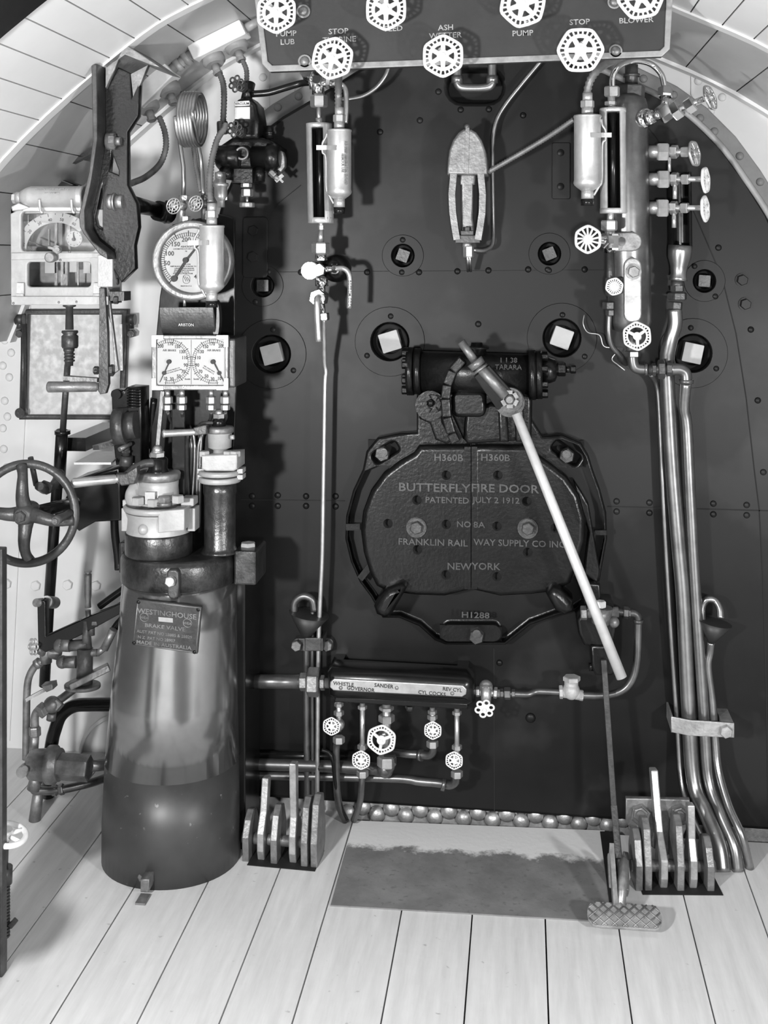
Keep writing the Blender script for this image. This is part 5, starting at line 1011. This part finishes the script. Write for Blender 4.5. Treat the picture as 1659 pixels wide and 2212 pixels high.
b.skin([[b.bm.verts.new(v) for v in p], [b.bm.verts.new(v-Vector((0, 0, .006))) for v in p]], False); solo('index_tray', M.zinc, b, 'shiny flat metal tray tilted beside the brake valve handle', 'tray')
b = B(); b.bar((207, 967, -.38), (250, 955, -.34), 10, 40); solo('lever_grip', M.iron, b, 'dark flat lever above the shiny tray', 'lever')
tc_ = thing('small_cock', 'small cock with short rod handle above the shiny tray', 'valve', (275, 1000, -.36))
b = B(); b.c((272, 1005, -.36), (274, 985, -.36), 15, 13); b.c((272, 985, -.36), (272, 965, -.36), 8); b.h((272, 978, -.36), (272, 972, -.36), 10); part('cock_body', M.iron, tc_, b)
b = B(); b.c((258, 971, -.40), (282, 958, -.36), 5); part('rod_handle', M.worn_iron, tc_, b)
# reach rods and curved arms under the recorder / behind the pedestal
pipe('curved_link', [(333, 860, -.25), (325, 930, -.24), (318, 960, -.24), (308, 985, -.25), (305, 1000, -.26)], 8, M.gloss_black, 'dark curved link left of the gauge stand', 'link')
pipe('feed_pipe', [(247, 1030, -.25), (247, 1090, -.25), (248, 1150, -.25), (254, 1200, -.25), (256, 1230, -.25)], 9, M.gloss_black, 'vertical dark pipe left of the automatic brake valve', 'pipe')
b = B(); b.h((247, 1074, -.25), (247, 1088, -.25), 11); b.h((247, 1089, -.25), (247, 1102, -.25), 13); b.h((248, 1103, -.25), (248, 1114, -.25), 10); solo('union_nut', M.worn_iron, b, 'small union nut on the vertical pipe left of brake valve', 'pipe fitting')
# ================================================================== lower left pipework
ab = thing('angle_lever', 'black angled lever arm from far left towards the pedestal', 'arm', (88, 1400, -.2))
b = B(); b.pp([(80, 1300), (90, 1296), (98, 1300), (98, 1375), (195, 1330), (260, 1305), (275, 1318), (180, 1370), (98, 1410), (82, 1398)], -.26, -.23, (), .003); part('arm', M.gloss_black, ab, b)
b = B(); b.c((78, 1302, -.27), (104, 1300, -.2), 9); b.c((100, 1300, -.22), (118, 1302, -.1), 13); part('pivot_pin', M.worn_iron, ab, b)
for pts, r, lab in (([(215, 1310, -.2), (235, 1295, -.2), (270, 1270, -.2)], 8, 'upper slanting dark rod behind the pedestal left side'), ([(205, 1345, -.2), (235, 1325, -.2), (275, 1300, -.2)], 9, 'middle slanting dark rod behind the pedestal left side'), ([(235, 1380, -.2), (252, 1350, -.2), (275, 1325, -.2)], 8, 'lower slanting dark rod behind the pedestal left side')):
    pipe('reach_rod', pts, r, M.gloss_black, lab, 'rod')
lvv = thing('lever_valve', 'bronze plunger valve with upright lever left of the pedestal', 'valve', (185, 1480, -.25))
lY = -.25
b = B(); b.l((190, 1312, lY), (190, 1240, lY), [(0, 7), (.2, 6), (.35, 7.5), (.9, 8), (1, 8)], 16); b.c((190, 1241, lY), (190, 1234, lY), 6); b.c((190, 1236, lY), (190, 1233, lY), 8); part('lever', M.bright_iron, lvv, b)
b = B(); b.c((188, 1400, lY), (186, 1340, lY), 11, 8); b.c((178, 1338, lY), (178, 1360, lY), 7); b.c((198, 1340, lY), (198, 1372, lY), 7); b.h((200, 1345, lY), (212, 1345, lY), 9); b.c((190, 1318, lY), (192, 1345, lY), 6); b.c((150, 1395, lY), (190, 1392, lY), 12); b.s_((130, 1392, lY), 16); b.c((130, 1392, lY), (152, 1393, lY), 15); b.c((184, 1400, lY), (182, 1475, lY), 17, 18); b.c((186, 1410, lY), (210, 1410, lY), 8); b.c((136, 1430, lY), (165, 1430, lY), 13); b.s_((135, 1430, lY), 14); b.c((210, 1412, lY), (225, 1400, lY), 7); b.c((225, 1402, lY), (245, 1360, lY), 9); part('valve_body', M.worn_iron, lvv, b)
b = B(); c = at(178, 1477, lY); b.loft([(c-Vector((0, 0, .012)), .055, .045), (c+Vector((0, 0, .0)), .055, .045)], 28); b.bar((150, 1482, lY-.03), (236, 1440, lY+.02), 14, 40); part('mounting_flange', M.worn_iron, lvv, b, .003)
rv = thing('angle_valve', 'valve with silver six lobed wheel on hooked pipe at far left', 'valve', (75, 1397, -.22))
b = B(); b.wheel((72, 1397, -.26), 20, Vector((-.55, -.8, .1)), .2, 0, 6, 'flower'); part('handwheel', M.zinc, rv, b)
b = B(); b.c((78, 1400, -.25), (98, 1412, -.2), 9); b.c((98, 1395, -.2), (100, 1432, -.2), 15, 12); b.c((92, 1405, -.2), (130, 1415, -.2), 12); part('valve_body', M.worn_iron, rv, b)
b = B(); b.t([(92, 1428, -.2), (75, 1440, -.2), (62, 1465, -.2), (58, 1500, -.2), (57, 1560, -.2), (56, 1640, -.2)], 8, 12); b.c((86, 1430, -.2), (78, 1436, -.2), 11); solo('hooked_pipe', M.worn_iron, b, 'hooked pipe curving down at far left to the reducing valve', 'pipe')
cv2 = thing('stop_cock', 'stop cock with slanted lever handle above reducing valve at far left', 'valve', (105, 1540, -.25))
b = B(); b.t([(75, 1570, -.25), (75, 1550, -.25), (80, 1538, -.25), (92, 1532, -.25), (120, 1518, -.22), (165, 1485, -.2)], 9, 12); b.h((84, 1540, -.27), (98, 1528, -.25), 16); b.h((114, 1528, -.25), (128, 1512, -.24), 16); b.s_((112, 1522, -.25), 18); b.c((112, 1540, -.25), (110, 1555, -.25), 10); b.h((75, 1570, -.25), (76, 1590, -.25), 13); b.c((75, 1585, -.25), (72, 1630, -.25), 10); part('cock_body', M.worn_iron, cv2, b)
b = B(); b.bar((56, 1512, -.30), (104, 1486, -.27), 7, 10); b.pp([(88, 1482), (112, 1478), (114, 1490), (100, 1496)], -.29, -.25, (), .003); part('lever', M.worn_iron, cv2, b)
rd = thing('reducing_valve', 'bulky grey reducing valve with hexagon cap low at far left', 'valve', (110, 1700, -.28))
b = B(); b.l((62, 1652, -.3), (130, 1652, -.3), [(0, 24), (.1, 32), (.6, 34), (.64, 40), (.85, 40), (.9, 34), (1, 34)], 32); b.c((55, 1660, -.33), (55, 1660, -.36), 12); b.c((55, 1660, -.36), (55, 1660, -.365), 7); b.c((80, 1675, -.28), (72, 1705, -.28), 14); part('valve_body', M.worn_iron, rd, b)
b = B(); b.h((112, 1652, -.3), (126, 1652, -.3), 34); b.h((128, 1655, -.3), (194, 1660, -.3), 28, .2, .02); part('hexagon_cap', M.worn_iron, rd, b)
b = B(); b.t([(72, 1700, -.27), (76, 1708, -.27), (90, 1708, -.27), (130, 1706, -.26), (200, 1690, -.22), (240, 1675, -.15)], 9, 12); b.h((112, 1707, -.26), (124, 1707, -.26), 12); b.h((128, 1706, -.26), (138, 1704, -.26), 12); solo('outlet_pipe', M.dark_copper, b, 'pipe leaving below the reducing valve towards the pedestal', 'pipe')
b = B(); b.c((194, 1655, -.28), (250, 1650, -.2), 12); solo('outlet_pipe', M.dark_copper, b, 'short pipe from the reducing valve cap to the pedestal', 'pipe')
b = B(); b.c((84, 1700, fy(75, 1772)), fp(75, 1772), 11, 13, 20); solo('drain_pipe', M.worn_iron, b, 'short stub drain pipe standing on floor under reducing valve', 'pipe')
pipe('curved_pipe', [fp(104, 1720), (106, 1650, -.07), (112, 1605, -.05), (118, 1580, -.05), (132, 1545, -.05), (160, 1525, -.05), (200, 1522, -.05), (260, 1522, -.05)], 14, M.gloss_black, 'thick dark pipe curving behind the pedestal left side', 'pipe')
b = B(); b.pp(arc(262, 1640, 95, 178, 275, 24, 98)+arc(262, 1640, 88, 275, 178, 24, 90), WY-.02, WY, (), .002); solo('arch_rim', M.wall_paint, b, 'pale curved rim on front wall beside the pedestal', 'rim')
# ================================================================== things on the floor
def flp(x, y, z=0.0):                                    # a point of the floor seen at that pixel
    v = at(x, y, fy(x, y)); v.z = z; return v
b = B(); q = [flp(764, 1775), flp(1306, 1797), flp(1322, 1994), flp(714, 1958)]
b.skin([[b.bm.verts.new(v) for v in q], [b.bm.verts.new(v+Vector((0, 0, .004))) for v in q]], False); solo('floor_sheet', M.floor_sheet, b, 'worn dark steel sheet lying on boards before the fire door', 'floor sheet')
# grate shaker levers: plates standing in rows on a hidden shaft, local x along the row, y to the cab
def plate3(b, prof, x, th, o, mx):                       # profile (y, z) metres, at row position x
    q = [[b.bm.verts.new(o+mx @ Vector((x+s*th/2, y, z))) for y, z in prof] for s in (-1, 1)]; b.skin(q, False)
def shaker(nm, lab, o, yaw, plates, hole, pin):
    t = thing(nm, lab, 'grate shaker', o); mx = Matrix.Rotation(yaw, 3, 'Z')
    for kind, x, h, lean in plates:
        b = B()
        if kind == 'lever':
            r_ = .035; P = [(-r_, -.01)]+[(r_*cos(a)+0, .05+r_*sin(a)) for a in [pi+.2+i*.5 for i in range(0)]]
            P = [(-.035, .0), (.03, .0), (.04, .05), (.03, .10), (.012+lean*.5, .13), (.022+lean, h), (-.012+lean, h+.004), (-.02+lean*.4, .13), (-.045, .08), (-.045, .03)]
            plate3(b, P, x, .02, o, mx)
        else:
            P = [(-.05, -.005), (.03, -.005), (.055, .03), (.06, .08), (.035, h-.01), (.0, h), (-.03, h-.02), (-.055, .07)]
            plate3(b, P, x, .02, o, mx)
        part('lever' if kind == 'lever' else 'link_plate', M.bright_iron if kind == 'lever' else M.worn_iron, t, b, .003)
    b = B(); b.sweep([o+mx @ Vector((pin[0], 0, .045)), o+mx @ Vector((pin[1], 0, .045))], .016, 14); part('pivot_pin', M.worn_iron, t, b)
    b = B(); b.box(o+mx @ Vector((hole[0], hole[1], .001)), hole[2], hole[3], .002, mx); part('floor_slot', M.void, t, b)
    return t
kf = u(620, fy(620, 1880))
shaker('grate_shaker', 'left group of upright grate shaker levers beside the pedestal', flp(620, 1850), -.06,
       [('link', (540-620)*kf-.005, .13, 0), ('lever', (568-620)*kf, .215, .02), ('link', (600-620)*kf, .15, 0), ('lever', (640-620)*kf, .285, -.03), ('link', (668-620)*kf, .18, 0), ('link', (690-620)*kf, .19, 0)], (0, -.01, .20, .12), (-.135, .06))
kf = u(1455, fy(1455, 1930))
st = shaker('grate_shaker', 'right group of upright grate shaker levers below the pipe bundle', flp(1455, 1905), .10,
       [('link', (1372-1455)*kf, .15, 0), ('link', (1392-1455)*kf, .18, 0), ('lever', (1428-1455)*kf, .27, .10), ('link', (1462-1455)*kf, .19, 0), ('lever', (1492-1455)*kf, .215, .0), ('link', (1527-1455)*kf, .13, 0)], (.01, -.01, .22, .12), (-.12, .115))
b = B(); pY = -.22
b.pp([(1352, 1725), (1490, 1728), (1492, 1770), (1465, 1830), (1440, 1850), (1400, 1825), (1368, 1800), (1352, 1775)], pY, pY+.02, (), .003); part('bracket_plate', M.worn_iron, st, b)
for x in (1383, 1468):
    b = B(); b.h((x, 1757, pY), (x, 1757, pY-.022), 22); b.h((x, 1757, pY-.02), (x, 1757, pY-.034), 16); b.c((x, 1757, pY-.03), (x, 1757, pY-.045), 9); part('bracket_nut', M.worn_iron, st, b)
# fire door foot pedal and its rod
fpd = thing('foot_pedal', 'checkered oval foot pedal on the floor with long operating rod', 'foot pedal', fp(1350, 1990))
b = B(); o = flp(1350, 2016, 0); kf = u(1350, o.y)
P = [(x*kf, y) for x, y in rrect(-80, -.0, 80, 1, .45, 2)]
oval_ = [( (62*kf if abs(cos(a)) > 1e-9 else 0)*(1 if cos(a) > 0 else -1)+18*kf*cos(a), .036*sin(a)) for a in [2*pi*i/28+.01 for i in range(28)]]
tilt = Matrix.Rotation(radians(24), 3, 'X')
lo = [o+Vector((0, .02, .03))+tilt @ Vector((x, y, 0)) for x, y in oval_]; hi = [v+tilt @ Vector((0, 0, .008)) for v in lo]
b.skin([[b.bm.verts.new(v) for v in lo], [b.bm.verts.new(v) for v in hi]], False)
pad = part('tread', M.bright_iron, fpd, b, .002)
b = B()
def inside(x, y): return abs(y) < .034 and (abs(x) < 62*kf or (abs(x)-62*kf)**2/(18*kf)**2+(y/.036)**2 < .9)
for s in (-1, 1):
    for i in range(-9, 10):
        seg = []
        for j in range(-16, 17):
            y = j*.003; x = i*.0265+s*y
            if inside(x, y): seg.append(o+Vector((0, .02, .03))+tilt @ Vector((x, y, .009)))
        if len(seg) > 2: b.sweep([seg[0], seg[-1]], .0022, 6)
part('tread_rib', M.worn_iron, pad, b)
b = B(); pa = o+Vector((-.008, .04, .05)); pb = at(1348, 1858, o.y+.16); b.sweep([pa, pb], .013, 4); b.box((pa+pb)/2+Vector((-.022, .02, 0)), .012, .17, .05, Matrix.Rotation(radians(30), 3, 'X')); part('pedal_arm', M.bright_iron, fpd, b)
b = B(); m0 = at(1336, 1856, -.28)
b.bar((1304, 1425, -.16), (1326, 1740, -.2), 12, 12); b.bar((1326, 1740, -.2), (1337, 1855, -.28), 14, 14); part('rod', M.iron, fpd, b, .002)
for dx in (-12, 20):
    b = B(); b.bar((1330+dx, 1846, -.29), (1334+dx*.9, 1975 if dx < 0 else 1930, -.40), 12, 22); part('fork', M.worn_iron, fpd, b, .003)
b = B(); q = [flp(1296, 1800), flp(1328, 1800), flp(1340, 1965), flp(1318, 1968)]; b.skin([[b.bm.verts.new(v+Vector((0, 0, .0045))) for v in q], [b.bm.verts.new(v+Vector((0, 0, .006))) for v in q]], False); part('floor_slot', M.void, fpd, b)
fc = thing('door_foot_cylinder', 'black foot cylinder bracket with white cap at lower right of fire door', 'bracket', (1300, 1460, -.1))
b = B(); b.pp([(1245, 1340), (1268, 1310), (1325, 1312), (1335, 1340), (1330, 1370), (1322, 1400), (1290, 1400), (1262, 1395), (1250, 1370)], -.14, 0, (), .01); b.pp([(1276, 1395), (1325, 1395), (1330, 1450), (1322, 1460), (1286, 1460), (1278, 1440)], -.15, -.05, (), .008); b.c((1272, 1440, -.12), (1282, 1440, -.12), 9)
b.pp([(1255, 1260), (1296, 1262), (1300, 1310), (1265, 1320)], -.1, 0, (), .006); part('bracket', M.cast_black, fc, b)
b = B(); b.c((1300, 1312, -.16), (1298, 1346, -.16), 24, 20); b.c((1262, 1325, -.13), (1336, 1322, -.13), 11); b.s_((1326, 1344, -.17), 12); b.h((1254, 1325, -.13), (1268, 1325, -.13), 16); part('valve_body', M.worn_iron, fc, b)
b = B(); b.h((1298, 1312, -.17), (1298, 1298, -.17), 11, .2); part('cap', M.wheel_white, fc, b)
# left edge: near valve standing on the floor, and seat box side
nv = thing('floor_valve', 'white wheeled valve on a threaded stem at lower left edge', 'valve', fp(10, 2080))
nY = fy(10, 2080)
b = B(); c = at(13, 1803, nY); kk = u(13, nY); ax = Vector((.2, -.05, .98)).normalized(); e1, e2 = frame(ax)
b.torus(c, ax, 42*kk, 6.5*kk, 40, 10); b.c(c-ax*.012, c+ax*.014, 13)
for i in range(5): b.sweep([c+(e1*cos(i*1.2566)+e2*sin(i*1.2566))*(r_*kk) for r_ in (8, 42)], 5*kk, 8)
part('handwheel', M.wheel_white, nv, b)
b = B(); b.c((12, 1820, nY), (10, 1880, nY), 7); b.c((10, 1872, nY), (9, 1908, nY), 17); b.c((9, 1905, nY), (8, 2075, nY), 7); b.h((24, 1990, nY), (32, 1998, nY), 12)
for i in range(16): b.torus(at(9, 1915+i*7, nY), Vector((.15, 0, 1)), 10*u(9, nY), 3*u(9, nY), 14, 6)
part('stem', M.iron, nv, b)

b = B(); e0 = at(14, 1900, -.92); b.box(Vector((e0.x-.06, -.93, .52)), .12, .03, 1.04); solo('side_post', M.iron, b, 'dark upright post edge cut by the left picture edge', 'post', None, .003)
sl_ = thing('shadow_stool', 'round stool seat added out of view at lower left to cast the floor shadow', 'shadow_stool', Vector((-1.267, -1.306, 0)))  # added outside the frame to throw the soft shadow on the floor corner
b = B(); c = Vector((-1.267, -1.306, .34)); b.loft([(c, .085, .085), (c+Vector((0, 0, .03)), .09, .09), (c+Vector((0, 0, .04)), .08, .08)], 32); part('seat', M.iron, sl_, b)
b = B(); b.sweep([Vector((-1.267, -1.306, 0)), Vector((-1.267, -1.306, .34))], .02, 12); part('leg', M.iron, sl_, b)
